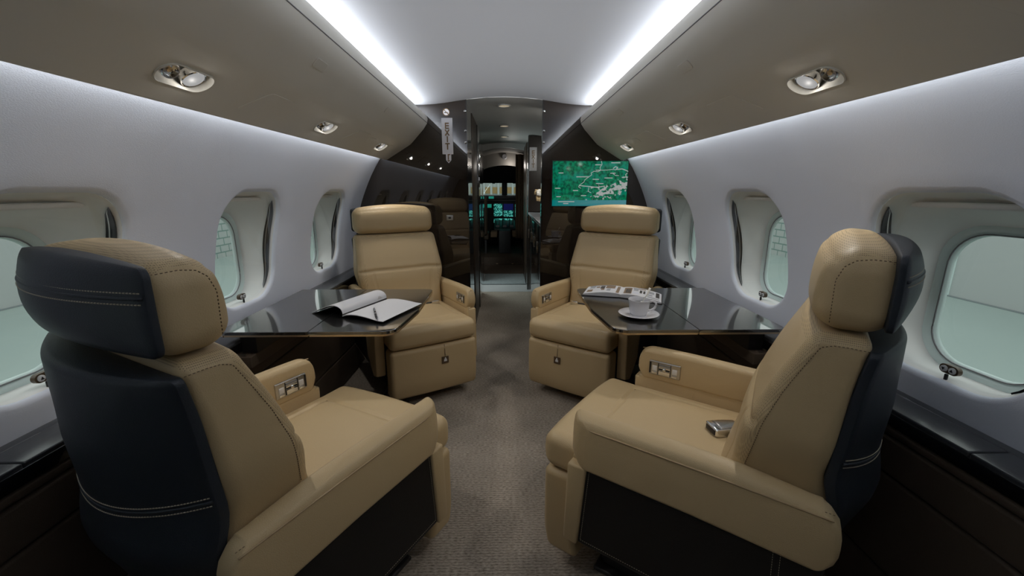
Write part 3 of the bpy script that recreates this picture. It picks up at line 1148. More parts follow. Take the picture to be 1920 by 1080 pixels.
tag(o, 'small gilt box on the galley counter in front of flowers', 'box')

# passage ceiling with three warm downlights
pc = [(-0.85, 1.72), (-0.6, 1.79), (-0.42, 1.826), (-0.25, 1.854), (-0.12, 1.866), (0, 1.869), (0.12, 1.866), (0.25, 1.854), (0.42, 1.826), (0.6, 1.79), (0.85, 1.72)]
struct(MB().add(*sweep(pc, BY + 0.001, 6.15, 2)).build('ceiling_passage', M['passage_ceil']), 'grey passage ceiling with round downlights')
MB_ = [(1.869 - 0.003, 3.50, 'nearest'), (1.869 - 0.003, 4.55, 'middle'), (1.869 - 0.003, 5.44, 'farthest')]
for z, y, w in MB_:
    root = empty('downlight', (0.0, y, z))
    tag(root, '%s of three round warm downlights in the passage ceiling' % w, 'light', 'passage downlights')
    MB().add(*lathe([(0.052, 0.002), (0.052, -0.003), (0.044, -0.005), (0.042, 0.0)], 32)).build('ring', M['passage_ceil'], root, smooth='auto')
    MB().add(*lathe([(0.042, -0.001), (0.03, -0.003), (0.0, -0.004)], 32)).build('lens', M['warm_lens'], root)
    lamp('downlight_lamp', 'SPOT', (0, 0, -0.012), DOWN_W * (1.6 if y > 5 else 1.0), (1, 0.93, 0.82), root, aim=(0, 0, -1), spot_size=R(130), spot_blend=0.8, shadow_soft_size=0.04)
lamp('galley_fill_lamp', 'AREA', (0.56, 3.42, 1.74), 5.0, (1, 0.97, 0.9), aim=(-0.25, 0.55, -1), shape='RECTANGLE', size=0.3, size_y=0.1)  # unseen fill lamp added behind the bulkhead, brightens flowers, sign and passage
lamp('assumed_entry_lamp', 'AREA', (-0.62, 5.40, 1.1), 14.0, (0.85, 1, 1), aim=(1, 0.05, -0.75), shape='RECTANGLE', size=0.35, size_y=1.2)  # unseen lamp added for assumed door light; no door opening is built here

struct(MB().add(*box(-1.2, 1.2, 5.0, 6.12, -0.02, 0.001)).build('floor_entry', M['stone'], smooth=False), 'pale entry floor lit by the assumed entry lamp')
struct(MB().add(*box(-1.2, 1.2, 6.12, 9.4, -0.02, 0.0)).build('floor_cockpit', M['brown_floor'], smooth=False), 'dark brown floor before the cockpit')
o = MB().add(*softbox((0.285, 0.345, 0.006), 0.005, (4, 4, 1), 2, c=(-0.005, 5.73, 0.008))).build('entry_rug', M['rug'], smooth='auto')
tag(o, 'grey rug on the pale entry floor in the passage', 'rug')

# cockpit
step = MB().add(*box(-0.75, 0.75, 6.90, 9.3, 0.001, 0.13)).build('trim_5', M['brown_floor'], smooth=False)
struct(step, 'raised dark cockpit step')
for x in (-0.13, 0.13):
    MB().add(*softbox((0.018, 0.004, 0.007), 0.002, (1, 1, 1), 2, c=(x, 6.898, 0.022))).build('step_light', M['brass'], step, smooth='auto')
for side, sw in ((-1, 'left'), (1, 'right')):
    x0, x1 = sorted((side * 0.75, side * 0.80))
    struct(MB().add(*box(x0, x1, 6.2, 9.3, 0, 2.0)).build('wall_cockpit_%s' % sw, M['dark'], smooth=False), 'dark cockpit side wall, %s' % sw)
struct(MB().add(*box(-0.80, -0.76, 4.9, 6.2, 0, 2.0)).build('wall_entry', M['valance'], smooth=False), 'pale wall by the entry, hidden left of the passage')
cc = [(0.75 * math.cos(t), 1.30 + 0.52 * math.sin(t)) for t in np.linspace(0, math.pi, 20)]
struct(MB().add(*sweep(cc, 6.15, 8.70, 2)).build('ceiling_cockpit', M['cockpit_lining']), 'grey vaulted cockpit lining')
mb = MB()
th = np.linspace(0, math.pi, 25)
rings(mb, [np.array([(1.1 * math.cos(t), 6.15, 1.30 + 0.9 * math.sin(t)) for t in th]), np.array([(0.735 * math.cos(t), 6.15, 1.30 + 0.505 * math.sin(t)) for t in th]), np.array([(0.735 * math.cos(t), 6.18, 1.30 + 0.505 * math.sin(t)) for t in th])], close=False)
struct(mb.build('trim_7', M['passage_ceil'], smooth='auto'), 'pale arch where the passage ceiling meets the cockpit lining')
# arch frame in front of the overhead panel
mb = MB()
a1 = [(0.56 * math.cos(t), 1.32 + 0.30 * math.sin(t)) for t in np.linspace(0, math.pi, 24)]
a2 = [(0.76 * math.cos(t), 1.30 + 0.55 * math.sin(t)) for t in np.linspace(0, math.pi, 24)]
rings(mb, [np.array([(x, 7.1, z) for x, z in a2]), np.array([(x, 7.1, z) for x, z in a1]), np.array([(x, 7.16, z) for x, z in a1])], close=False)
struct(mb.build('trim_6', M['cockpit_lining'], smooth='auto'), 'grey arch over the cockpit entrance')
root = empty('cockpit_speaker', (0, 7.08, 1.755))
tag(root, 'small round grey speaker above the cockpit arch', 'speaker')
MB().add(*lathe([(0.045, 0), (0.045, 0.012), (0.035, 0.02), (0, 0.016)], 20, axis=1)).build('grille', M['grey'], root, smooth='auto', xf=lambda V: V * (1, -1, 1))
root = empty('overhead_panel', (0, 7.9, 1.45))
tag(root, 'black overhead switch panel above the windshields', 'panel')
MB().add(*prism([(-0.02, -0.07), (-0.30, 0.20), (-0.33, 0.17), (-0.05, -0.10)], -0.6, 0.6, 0)).build('panel', M['black'], root, smooth=False)
mb = MB()
for i in range(16):
    for j in range(6):
        t = (j + .5) / 6
        x = -0.45 + i * 0.06
        y, z = -0.03 - 0.29 * t, -0.085 + 0.275 * t
        mb.add(*box(x - .008, x + .008, y - .012, y + .002, z - .006, z + .006), mi=0 if (i * 7 + j * 3) % 5 else 1)
tag(mb.build('switches', [M['dark'], M['grey']], root, smooth=False), kind='stuff')
# windshield
fr = empty('windshield', (0, 8.75, 1.24))
tag(fr, 'two pale windshield panes with dark posts seen through cockpit', 'windshield')
MB().add(*box(-0.75, 0.75, -0.03, 0.03, 0.135, 0.70)).build('header', M['black'], fr, smooth=False)
MB().add(*box(-0.75, 0.75, -0.03, 0.03, -1.24, -0.11)).build('sill', M['black'], fr, smooth=False)
MB().add(*box(-0.055, 0.055, -0.05, 0.03, -0.12, 0.14)).build('centre_post', M['black'], fr, smooth=False)
for x0, x1 in ((-0.75, -0.055), (0.055, 0.75)):
    MB().add(*box(x0, x1, -0.004, 0.004, -0.11, 0.135)).build('pane', M['outer'], fr, smooth=False)
for x in (-0.22, 0.20):
    MB().add(*softbox((0.03, 0.02, 0.012), 0.006, (1, 1, 1), 2, c=(x, -0.05, 0.125))).build('visor_clip', M['black'], fr, smooth='auto')
ip_ = empty('instrument_panel', (0, 8.45, 0.8))
tag(ip_, 'cockpit instrument panel with glowing teal displays', 'panel')
MB().add(*softbox((0.75, 0.13, 0.045), 0.02, (2, 1, 1), 2, c=(0, 0, 0.275))).build('glare_shield', M['black'], ip_, smooth='auto')
MB().add(*box(-0.75, 0.75, -0.02, 0.05, -0.38, 0.235)).build('panel', M['black'], ip_, smooth=False)
MB().add(*box(-0.75, 0.75, -0.145, -0.135, 0.225, 0.238)).build('shield_edge', M['grey'], ip_, smooth=False)
for x, z, w, h, mm in ((-0.42, 0.335 - .05, 0.07, 0.04, 'scr_c'), (-0.26, 0.285, 0.10, 0.045, 'scr_c'),
                       (-0.13, 0.04, 0.17, 0.24, 'scr_a'), (0.075, 0.10, 0.19, 0.12, 'scr_b'), (0.075, -0.03, 0.19, 0.12, 'scr_a'),
                       (-0.30, 0.12, 0.08, 0.07, 'scr_c'), (-0.40, 0.05, 0.10, 0.2, 'scr_a'), (-0.13, -0.17, 0.17, 0.085, 'scr_a'), (0.075, -0.17, 0.19, 0.085, 'scr_a'), (0.30, 0.03, 0.18, 0.24, 'scr_a')):
    yy = -0.026 if z < 0.24 else -0.137
    MB().add(*box(x - w / 2, x + w / 2, yy, yy + .008, z - h / 2, z + h / 2)).build('display', M[mm], ip_, smooth=False)
ped = empty('centre_pedestal', (0, 7.75, 0.13))
tag(ped, 'dark centre pedestal with throttle levers between the pilot seats', 'pedestal')
MB().add(*softbox((0.105, 0.42, 0.20), 0.01, (1, 1, 1), 2, c=(0, 0, 0.2))).build('body', M['dark'], ped, smooth='auto')
MB().add(*softbox((0.20, 0.25, 0.02), 0.008, (1, 1, 1), 2, c=(0, 0.25, 0.43), fn=lambda V: V + np.stack([V[:, 0] * 0, V[:, 0] * 0, (V[:, 1] - .2) * .25], 1))).build('quadrant', M['black'], ped, smooth='auto')
for i, x in enumerate((-0.16, -0.10, -0.04, 0.03, 0.09, 0.15)):
    MB().add(*tube([(x, 0.1 + 0.03 * (i % 3), 0.43), (x, 0.07 + 0.05 * (i % 2), 0.53 + 0.02 * (i % 3))], 0.007, 6)).build('lever', M['grey'] if i % 2 else M['dark'], ped)
for x in (-0.13, 0.0, 0.13):
    MB().add(*softbox((0.035, 0.004, 0.02), 0.003, (1, 1, 1), 2, c=(x, -0.004, 0.446))).build('knob_plate', M['grey'], ped, smooth='auto')
for x, sw in ((-0.50, 'left'), (0.50, 'right')):
    ps = empty('pilot_seat', (x, 7.55, 0.13))
    tag(ps, 'tan leather pilot seat on the %s of the pedestal' % sw, 'seat')
    sg = 1 if x < 0 else -1
    MB().add(*softbox((0.22, 0.24, 0.06), 0.03, (2, 2, 1), 2, c=(0, 0, 0.30))).build('seat', M['brown_leather'], ps)
    MB().add(*softbox((0.22, 0.06, 0.33), 0.04, (2, 1, 2), 2, c=(sg * -0.02, -0.26, 0.66))).build('backrest', M['brown_leather'], ps)
    MB().add(*softbox((0.058, 0.19, 0.045), 0.015, (1, 2, 1), 2, c=(sg * 0.31, -0.08, 0.335))).build('armrest', M['curtain'], ps)
    MB().add(*box(-0.18, 0.18, -0.2, 0.2, 0.0, 0.24)).build('base', M['dark'], ps, smooth=False)
lamp('cockpit_fill_lamp', 'POINT', (0.1, 7.0, 1.62), 1.2, (1, 0.93, 0.85), shadow_soft_size=0.05)  # added fill lamp without a fixture, lifts the dark curtain and cockpit
# curtain
V, f = [], []
nx, nz = 40, 8
for j in range(nz + 1):
    for i in range(nx + 1):
        t = i / nx
        V.append((0.175 + 0.13 * t, 6.82 + 0.022 * math.sin(t * 31) + .004 * j * math.sin(t * 9), 0.46 + 1.31 * j / nz))
for j in range(nz):
    for i in range(nx):
        a = j * (nx + 1) + i
        f.append((a, a + 1, a + nx + 2, a + nx + 1))
o = MB().add(V, f).build('curtain', M['curtain'])
sm = o.modifiers.new('thick', 'SOLIDIFY')
sm.thickness = 0.004
tag(o, 'brown pleated curtain drawn aside at the cockpit entrance', 'curtain')

# ------------------------------------------------------------------ hangar outside the windows
GZ = -1.9
struct(MB().add(*box(-26, 26, -12, 60, GZ - 0.1, GZ)).build('floor_hangar', M['hangar_floor'], smooth=False), 'pale hangar floor outside the windows')
for side, sw in ((-1, 'left'), (1, 'right')):
    x0, x1 = sorted((side * 13.45, side * 13.75))
    o = MB().add(*box(x0, x1, -12, 14.9, GZ, 7)).build('wall_hangar_%s' % sw, M['hangar_wall'], smooth=False)
    struct(o, 'white hangar wall outside the %s windows' % sw)
    q0, q1 = sorted((side * 13.38, side * 13.45))
    MB().add(*box(q0, q1, -12, 14.9, GZ, GZ + 0.035)).build('skirting', M['wall_grey'], o, smooth=False)
    for y, z in ((12.1, -0.45), (12.1, -0.62)):
        MB().add(*box(q0, q1, y, y + 0.30, z, z + 0.04)).build('wall_mark', M['wall_grey'], o, smooth=False)
    for y in np.arange(-9, 14, 3.0):
        q0, q1 = sorted((side * 13.40, side * 13.45))
        MB().add(*box(q0, q1, y, y + 0.06, GZ, 7)).build('wall_rib', M['frame'], o, smooth=False)
    o = MB().add(*box(x0, x1, 15, 45, GZ, 7)).build('wall_block_%s' % sw, M['blocks'], smooth=False)
    struct(o, 'white painted block wall outside the %s windows' % sw)
o = MB().add(*box(-26, 26, 45, 45.3, GZ, 7)).build('wall_hangar_front', M['hangar_wall'], smooth=False)
struct(o, 'pale hangar wall ahead of the cockpit')
MB().add(*box(-26, 26, 44.9, 44.99, 0.9, 1.55)).build('colour_band', M['orange'], o, smooth=False)
for x in np.arange(-6, 6, 0.75):
    MB().add(*box(x, x + 0.22, 44.8, 44.89, -1.0, 3)).build('wall_rib', M['hangar_wall'], o, smooth=False)

# ------------------------------------------------------------------ swivel armchairs
# chair coordinates: u across (+u towards the aisle), v forward (leg rest face at v=0), z up
VF = [(0.38, -0.47), (0.52, -0.500), (0.60, -0.523), (0.72, -0.545), (0.80, -0.572), (0.845, -0.592), (0.90, -0.618), (0.94, -0.636)]
VB = [(0.20, -0.66), (0.45, -0.69), (0.55, -0.720), (0.62, -0.697), (0.70, -0.705), (0.785, -0.713), (0.84, -0.718), (0.94, -0.735)]
WB = [(0.38, 0.252), (0.56, 0.256), (0.61, 0.262), (0.66, 0.278), (0.71, 0.285), (0.80, 0.275), (0.935, 0.264)]


def smooth_ip(x, pts, s=0.018):
    return sum(ip(x + k * s, pts) * w for k, w in ((-2, .1), (-1, .2), (0, .4), (1, .2), (2, .1)))


def gauss(x, c, s):
    return np.exp(-0.5 * ((x - c) / s) ** 2)


def shell_back(u, z):
    """rear surface of the dark back shell"""
    w = ip(z, [(0.2, 0.19), (0.40, 0.235), (0.55, 0.262), (0.65, 0.268), (0.95, 0.268)]) / 0.268
    uu = u / w
    return smooth_ip(z, VB) - (0.082 - 1.0 * uu ** 2) * ip(z, [(0.2, .7), (0.45, 1.1), (0.6, 1.25), (0.75, 1.2), (0.86, 1.03), (0.93, 0.85)])


def head_back(u, z):
    return -0.742 - (0.066 - 0.8 * u ** 2) * (1 - 1.0 * ((z - 1.03) / 0.12) ** 2)


def make_chair(name, label, X, Y, rz, m, aisle_up, buckle):
    root = empty(name, (X, Y, 0), rz)
    tag(root, label, 'armchair', 'tan leather swivel armchairs')
    mir = lambda V: V * (m, 1, 1)

    def part(pname, mb, mats, parent=root, smooth=True, recalc=True):
        return mb.build(pname, mats, parent, smooth, recalc, xf=mir)

    # pedestal and seat frame
    part('pedestal', MB().add(*softbox((0.17, 0.19, 0.085), 0.02, (1, 1, 1), 2, c=(0, -0.36, 0.088))), M['dark'])
    part('base_plate', MB().add(*softbox((0.20, 0.22, 0.008), 0.006, (1, 1, 1), 2, c=(0, -0.38, 0.009))), M['dark'], smooth='auto')
    part('seat_frame', MB().add(*softbox((0.258, 0.30, 0.09), 0.02, (1, 1, 1), 2, c=(0, -0.40, 0.27))), M['navy'])
    # leg rest
    lr = part('leg_rest', MB().add(*softbox((0.262, 0.055, 0.147), 0.022, (8, 2, 6), 4, c=(0, -0.055, 0.210),
              fn=lambda V: V + np.stack([V[:, 0] * 0, 0.010 * (1 - (V[:, 0] / .27) ** 2) * (V[:, 1] > -0.05) - 0.02 * np.clip((0.16 - V[:, 2]) / .1, 0, 1) ** 2, V[:, 0] * 0], 1))), M['tan'])
    if not buckle == 'none':
        pass
    yf = 0.0115
    tg = part('release_tag', MB().add(*softbox((0.021, 0.003, 0.021), 0.002, (1, 1, 1), 2, c=(0.05, yf, 0.262))), M['walnut'], lr, smooth='auto')
    mbt = MB()
    mbt.add(*prism([(0.041, 0.254), (0.059, 0.254), (0.059, 0.263), (0.0555, 0.270), (0.0445, 0.270), (0.041, 0.263)], yf + 0.003, yf + 0.0042, 1))
    mbt.add(*lathe([(0.004, 0), (0.004, 0.0012), (0, 0.0012)], 12, axis=1, c=(0.05, yf + 0.003, 0.274)))
    part('padlock_mark', mbt, M['button'], tg, smooth=False)
    part('pull_cord', MB().add(*tube([(0.05, yf + .001, 0.283), (0.05, yf - .001, 0.32), (0.049, yf - .006, 0.357)], 0.0014, 5)), M['thread_dark'], lr)
    # seat cushion with its sewn panel lines

    def cush(V):
        u, v, z = V[:, 0].copy(), V[:, 1].copy(), V[:, 2].copy()
        top = np.clip((z - 0.42) / 0.05, 0, 1)
        fr = np.clip((v + 0.10) / 0.10, 0, 1)
        z = z + top * (0.010 * (1 - (u / .26) ** 2) + 0.004 * fr)
        gr = gauss(v, -0.125, 0.0035) * (np.abs(u) < 0.205) + (gauss(u, 0.20, 0.0035) + gauss(u, -0.20, 0.0035)) * (v < -0.122)
        z = z - top * 0.0062 * np.clip(gr, 0, 1)
        z = z - top * 0.006 * np.clip(1 - ((u / .16) ** 2 + ((v + .32) / .2) ** 2), 0, 1)
        v = v + 0.016 * fr * (1 - ((z - .42) / .07) ** 2) - 0.035 * (np.abs(u) / .26) ** 3 * 0.3 * fr
        return np.stack([u, v, z], 1)
    sc = part('seat_cushion', MB().add(*softbox((0.2605, 0.265, 0.058), 0.034, (74, 76, 2), 5, c=(0, -0.262, 0.417), fn=cush)), M['tan'])

    lines = [[(u_, -0.125) for u_ in np.linspace(-0.2, 0.2, 24)]] + [[(q, v_) for v_ in np.linspace(-0.125, -0.48, 24)] for q in (0.2, -0.2)]
    for ln_ in lines:
        P = cush(np.array([(a_, b_, 0.4738) for a_, b_ in ln_]))
        part('cushion_seam', MB().add(*tube(P + (0, 0, 0.0006), 0.0013, 5)), M['thread_dark'], sc)
    # backrest
    def back(V):
        u, s, z = V[:, 0], V[:, 1], V[:, 2]
        zz = np.clip(z, 0.38, 0.94)
        w = smooth_ip(zz, WB)
        t = np.clip((s + 0.08) / 0.16, 0, 1)
        un = u / 0.27
        vf = smooth_ip(zz, VF) + 0.020 * (1 - un ** 2)
        zg = 0.722 - 0.010 * np.clip((np.abs(un) - .6) / .4, 0, 1)
        vf = vf - 0.010 * gauss(z, zg, 0.006) * (np.abs(un) < .97) + 0.007 * gauss(z, 0.665, 0.045)
        vf = vf - 0.004 * (gauss(u, 0.185, 0.003) + gauss(u, -0.185, 0.003)) * ((z < 0.71) & (z > 0.5))
        vb = smooth_ip(zz, VB) + 0.004
        return np.stack([un * w, vb + (vf - vb) * t, z], 1)
    V, f = softbox((0.27, 0.08, 0.28), 0.030, (60, 3, 70), 4, c=(0, 0, 0.66), fn=back)
    mi = []
    for q in f:
        p = V[list(q)]
        nn = np.cross(p[1] - p[0], p[2] - p[0])
        nn = nn / (np.linalg.norm(nn) + 1e-12)
        c = p.mean(0)
        mi.append(1 if ((abs(nn[2]) > 0.45 and c[2] > 0.88) or (abs(c[0]) > 0.235 and c[1] > ip(c[2], VF) - .021 and c[2] > 0.60)) else 0)
    bk = part('backrest', MB().add(V, f, mi), [M['tan'], M['tan_perf']])

    # dark shell behind the back
    def shell(V):
        u, s, z = V[:, 0], V[:, 1], V[:, 2]
        w = ip(z, [(0.2, 0.19), (0.40, 0.235), (0.55, 0.262), (0.65, 0.268), (0.95, 0.268)]) / 0.268
        t = np.clip((s + 0.04) / 0.08, 0, 1)
        fv = smooth_ip(z, VB) + 0.010
        rv = shell_back(u * w, z)
        return np.stack([u * w, rv + (fv - rv) * t, z], 1)
    sh = part('back_shell', MB().add(*softbox((0.268, 0.04, 0.362), 0.014, (22, 2, 28), 4, c=(0, 0, 0.556), fn=shell)), M['navy'])
    uu = np.linspace(-0.264, 0.266, 40)
    zs = 0.634 + 0.038 * (uu / .262) ** 2
    st = MB()
    for dz in (0.009, -0.009):
        zz = zs + dz
        dashes(st, np.stack([uu, shell_back(uu, zz) - 0.0008, zz], 1))
    tag(part('stitching', st, M['thread'], sh, smooth=False, recalc=False), kind='stuff')
    part('piping', MB().add(*tube(np.stack([uu, shell_back(uu, zs) + 0.0005, zs], 1), 0.003, 6)), M['navy'], sh)
    # sewn seam down the side edge of the back
    st = MB()
    for su in (1, -1):
        zz = np.linspace(0.60, 0.90, 30)
        top = [(su * (smooth_ip(z, WB) + .0005), ip(z, VF) - 0.022, z) for z in zz]
        arc = [(su * .2665, -0.646, 0.912), (su * .266, -0.665, 0.9195), (su * .266, -0.69, 0.9205), (su * .266, -0.725, 0.9185)]
        dashes(st, top + arc, 0.0065, 0.0035, 0.0009)
    tag(part('seam_stitching', st, M['thread_dark'], bk, smooth=False, recalc=False), kind='stuff')

    # headrest
    def head(V):
        u, s, z = V[:, 0], V[:, 1], V[:, 2]
        un = u / 0.262
        t = np.clip((s + 0.058) / 0.116, 0, 1)
        top = np.clip((z - 1.03) / 0.09, 0, 1)
        z2 = z + 0.026 * (1 - un ** 2) * top - 0.006 * (1 - un ** 2) * (1 - top) * (z < 1.0)
        vf = -0.629 + 0.012 * (1 - un ** 2) - 0.0028 * gauss(z, 1.083, 0.004) * (t > .9) + 0.006 * gauss(z, 1.0, .04) - 0.028 * np.clip((z - 1.03) / .09, 0, 1) ** 2
        z2 = z2 - 0.010 * (1 - t) * top
        return np.stack([u * (1 - 0.012 * top), -0.752 + (vf + 0.752) * t, z2], 1)
    V, f = softbox((0.262, 0.058, 0.082), 0.046, (22, 3, 22), 8, c=(0, 0, 1.028), fn=head)
    mi = []
    for q in f:
        p = V[list(q)]
        nn = np.cross(p[1] - p[0], p[2] - p[0])
        nn = nn / (np.linalg.norm(nn) + 1e-12)
        mi.append(1 if (abs(nn[2]) > 0.42 and p[:, 2].mean() > 1.06 and abs(p[:, 0].mean()) < 0.243) else 0)
    hd = part('headrest', MB().add(V, f, mi), [M['tan'], M['tan_perf']])

    def hshell(V):
        u, s, z = V[:, 0], V[:, 1], V[:, 2]
        t = np.clip((s + 0.036) / 0.072, 0, 1)
        rv = head_back(u, z)
        return np.stack([u, rv + (-0.735 - rv) * t, z + 0.015 * (1 - (u / .26) ** 2) * np.clip((z - 1.03) / .08, 0, 1)], 1)
    hs = part('headrest_shell', MB().add(*softbox((0.2615, 0.036, 0.074), 0.018, (22, 2, 10), 4, c=(0, 0, 1.030), fn=hshell)), M['navy'], hd)
    uu = np.linspace(-0.258, 0.259, 40)
    st = MB()
    for z in (1.067, 1.049):
        zz = np.full(40, z)
        dashes(st, np.stack([uu, head_back(uu, zz) - 0.0006, zz], 1))
    tag(part('stitching', st, M['thread'], hd, smooth=False, recalc=False), kind='stuff')
    zz = np.full(40, 1.058)
    part('piping', MB().add(*tube(np.stack([uu, head_back(uu, zz) + 0.0008, zz], 1), 0.003, 6)), M['navy'], hs)
    st = MB()
    for su in (1, -1):
        dashes(st, [(su * .2626, -0.652, 0.965), (su * .2626, -0.650, 1.05), (su * .262, -0.660, 1.078), (su * .2615, -0.676, 1.091), (su * .261, -0.70, 1.095), (su * .261, -0.735, 1.093)], 0.0065, 0.0035, 0.0009)
    tag(part('seam_stitching', st, M['thread_dark'], hd, smooth=False, recalc=False), kind='stuff')

    # arms
    def arm(su, up, nm):
        z0, z1 = (0.500, 0.622) if up else (0.447, 0.590)
        hz = (z1 - z0) / 2
        zc = (z0 + z1) / 2

        def fa(V):
            u, v, z = V[:, 0].copy(), V[:, 1].copy(), V[:, 2].copy()
            tz = np.clip((z - (z1 - 0.055)) / 0.055, 0, 1)
            fr = np.clip((v + 0.25) / 0.14, 0, 1)
            v = v - (0.032 if up else 0.012) * (1 - np.sqrt(np.clip(1 - tz ** 2, 0, 1))) * fr
            fo = np.clip((su * u - 0.262) / 0.060, 0, 1)
            v = v - (0.012 if up else 0.050) * (1 - np.sqrt(np.clip(1 - fo ** 2.2, 0, 1))) * fr
            z = z + (0.0 if up else 0.018) * (1 - fo) * np.clip((z - zc) / hz, 0, 1) * np.clip((v + 0.74) / 0.2, 0.3, 1)
            re = np.clip((-0.66 - v) / 0.074, 0, 1)
            tb = np.clip(np.abs(z - zc) / hz, 0, 1)
            v = v + 0.035 * tb ** 3 * re
            bz = np.clip(((z0 + 0.04) - z) / 0.04, 0, 1)
            v = v - 0.022 * bz * fr
            z = z - 0.010 * np.clip((-0.45 - v) / 0.3, 0, 1) * (0 if up else 1) + 0.006 * np.clip((z - zc) / hz, 0, 1) * (1 - ((u - su * .2915) / .03) ** 2)
            z = z + (0.012 * gauss(v, -0.25, .2) - 0.012) * np.clip((z - zc) / hz, 0, 1) * (1 if up else 0)
            u = su * .2915 + (u - su * .2915) * (1 - 0.16 * np.clip((z - zc) / hz, 0, 1))
            return np.stack([u, v, z], 1)
        a = part(nm, MB().add(*softbox((0.0315, 0.312, hz), 0.0135, (3, 26, 6), 4, c=(su * 0.2915, -0.422, zc), fn=fa)), M['tan'])
        # piping along the outer top edge and round the front
        zt = z1 - 0.012
        pth = [(su * 0.3185, -0.715, zt - (0.006 if not up else .012)), (su * 0.3195, -0.5, zt - 0.001), (su * 0.3195, -0.25, zt), (su * 0.3190, -0.19, zt - .001), (su * 0.312, -0.150, zt), (su * 0.300, -0.130, zt + 0.004), (su * 0.285, -0.119, zt + 0.008)]
        part('piping', MB().add(*tube(resample(pth, 0.012), 0.0022, 6)), M['piping'], a)
        st = MB()
        dashes(st, [(p[0] - su * 0.0075, p[1], p[2] + 0.0095) for p in pth[:4]], 0.0065, 0.0035, 0.0008)
        tag(part('seam_stitching', st, M['thread_dark'], a, smooth=False, recalc=False), kind='stuff')
        # control plate on the inner face
        if up:
            ui = su * 0.2605
            pl = MB().add(*softbox((0.004, 0.058, 0.028), 0.0035, (1, 2, 1), 2, c=(ui, -0.213, 0.556)))
            cp = part('control_panel', pl, M['steel'], a, smooth='auto')
            fx = su * 0.2555
            for nmx, dv, dz, hv, hz_, mm in (('button', 0.036, 0.000, 0.009, 0.010, 'button'), ('button', 0.036, -0.019, 0.009, 0.004, 'chrome'), ('button', -0.038, 0.000, 0.009, 0.010, 'button'), ('button', -0.038, -0.019, 0.009, 0.004, 'chrome'),
                                             ('latch_bar', 0.0, 0.016, 0.021, 0.003, 'grey'), ('latch_bar', 0.0, 0.006, 0.021, 0.003, 'chrome'), ('latch_plate', 0.0, -0.014, 0.021, 0.009, 'chrome'), ('slot', 0.0, -0.001, 0.020, 0.0024, 'black'), ('slot', 0.021 + .002, 0, 0.0013, 0.023, 'black'), ('slot', -0.023, 0, 0.0013, 0.023, 'black'), ('slot', 0.053, 0.0, 0.003, 0.022, 'black')):
                part(nmx, MB().add(*softbox((0.0022, hv, hz_), 0.0011, (1, 1, 1), 1, c=(fx + su * .0006, -0.213 + dv, 0.556 + dz))), M[mm], cp, smooth='auto')
            part('knob', MB().add(*lathe([(0.006, -0.002), (0.006, 0.003), (0.004, 0.0045), (0, 0.005)], 14, axis=0), ), M['chrome'], cp, smooth='auto').location = (m * (fx - su * 0.002), -0.213, 0.556)
        part('inner_side', MB().add(*softbox((0.012, 0.298, 0.09), 0.008, (1, 2, 1), 2, c=(su * 0.2745, -0.412, 0.425 if up else 0.375))), M['tan'], a)
        # side below the arm: tan front pillar, dark panel behind
        wall_side = su < 0
        vp = -0.30 if wall_side else -0.172
        ztop = 0.505 if up else 0.452
        if wall_side:
            poly = [(-0.100, ztop), (-0.112, 0.19), (-0.19, 0.165), (-0.30, 0.26), (-0.33, ztop)]
        else:
            poly = [(-0.112, ztop), (-0.104, 0.187), (-0.150, 0.183), (vp, ztop)]
        x0, x1 = sorted((su * 0.262, su * (0.317 if not wall_side else 0.316)))
        pb = MB().add(*prism(poly, x0, x1, 0))
        o = part('front_pillar', pb, M['tan'], smooth=False)
        bv = o.modifiers.new('round', 'BEVEL')
        bv.width = 0.008
        bv.segments = 3
        bv.limit_method = 'ANGLE'
        for p_ in o.data.polygons:
            p_.use_smooth = True
        va = poly[-1][0]
        if wall_side:
            poly2 = [(-0.325, ztop - .006), (-0.295, 0.262), (-0.33, 0.20), (-0.70, 0.20), (-0.72, ztop - .006)]
        else:
            poly2 = [(vp + .002, ztop - .006), (-0.152, 0.193), (-0.70, 0.193), (-0.718, ztop - .006)]
        x0, x1 = sorted((su * 0.284, su * 0.312))
        sp = part('side_panel', MB().add(*prism(poly2, x0, x1, 0)), M['black_leather'], smooth=False)
        bv = sp.modifiers.new('round', 'BEVEL')
        bv.width = 0.006
        bv.segments = 2
        st = MB()
        dashes(st, [(su * 0.3126, poly2[0][0] - .010, ztop - .01), (su * 0.3126, (-0.162 if not wall_side else -.31), 0.208), (su * 0.3126, -0.69, 0.208)], 0.0065, 0.0035, 0.0006)
        if not wall_side:
            for dv in (0, 0.014):
                dashes(st, [(su * 0.3126, -0.625 - dv, ztop - .01), (su * 0.3126, -0.635 - dv, 0.208)], 0.0065, 0.0035, 0.0006)
        tag(part('seam_stitching', st, M['thread'], sp, smooth=False, recalc=False), kind='stuff')
        return a
    arm(1, aisle_up, 'armrest')
    arm(-1, True, 'armrest')

    # seat belt buckle lying on the cushion
    if buckle == 'large':
        bu, bv_, bz = -0.068, -0.456, 0.494
        yaw = R(62)
        rot = lambda V, s=1.0: np.stack([bu + V[:, 0] * math.cos(yaw) - V[:, 1] * math.sin(yaw), bv_ + V[:, 0] * math.sin(yaw) + V[:, 1] * math.cos(yaw), bz + V[:, 2]], 1)
        # local: x from tongue mouth (+) towards the back (-)
        yaw = R(46)
        body = MB().add(*softbox((0.044, 0.031, 0.013), 0.005, (4, 2, 1), 2, fn=lambda V: rot(np.stack([V[:, 0], V[:, 1] * (1 - 0.35 * np.clip((-V[:, 0] - .01) / .036, 0, 1)), V[:, 2] * (1 - .35 * np.clip(-V[:, 0] / .046, 0, 1))], 1))))
        b = part('belt_buckle', body, M['chrome'])
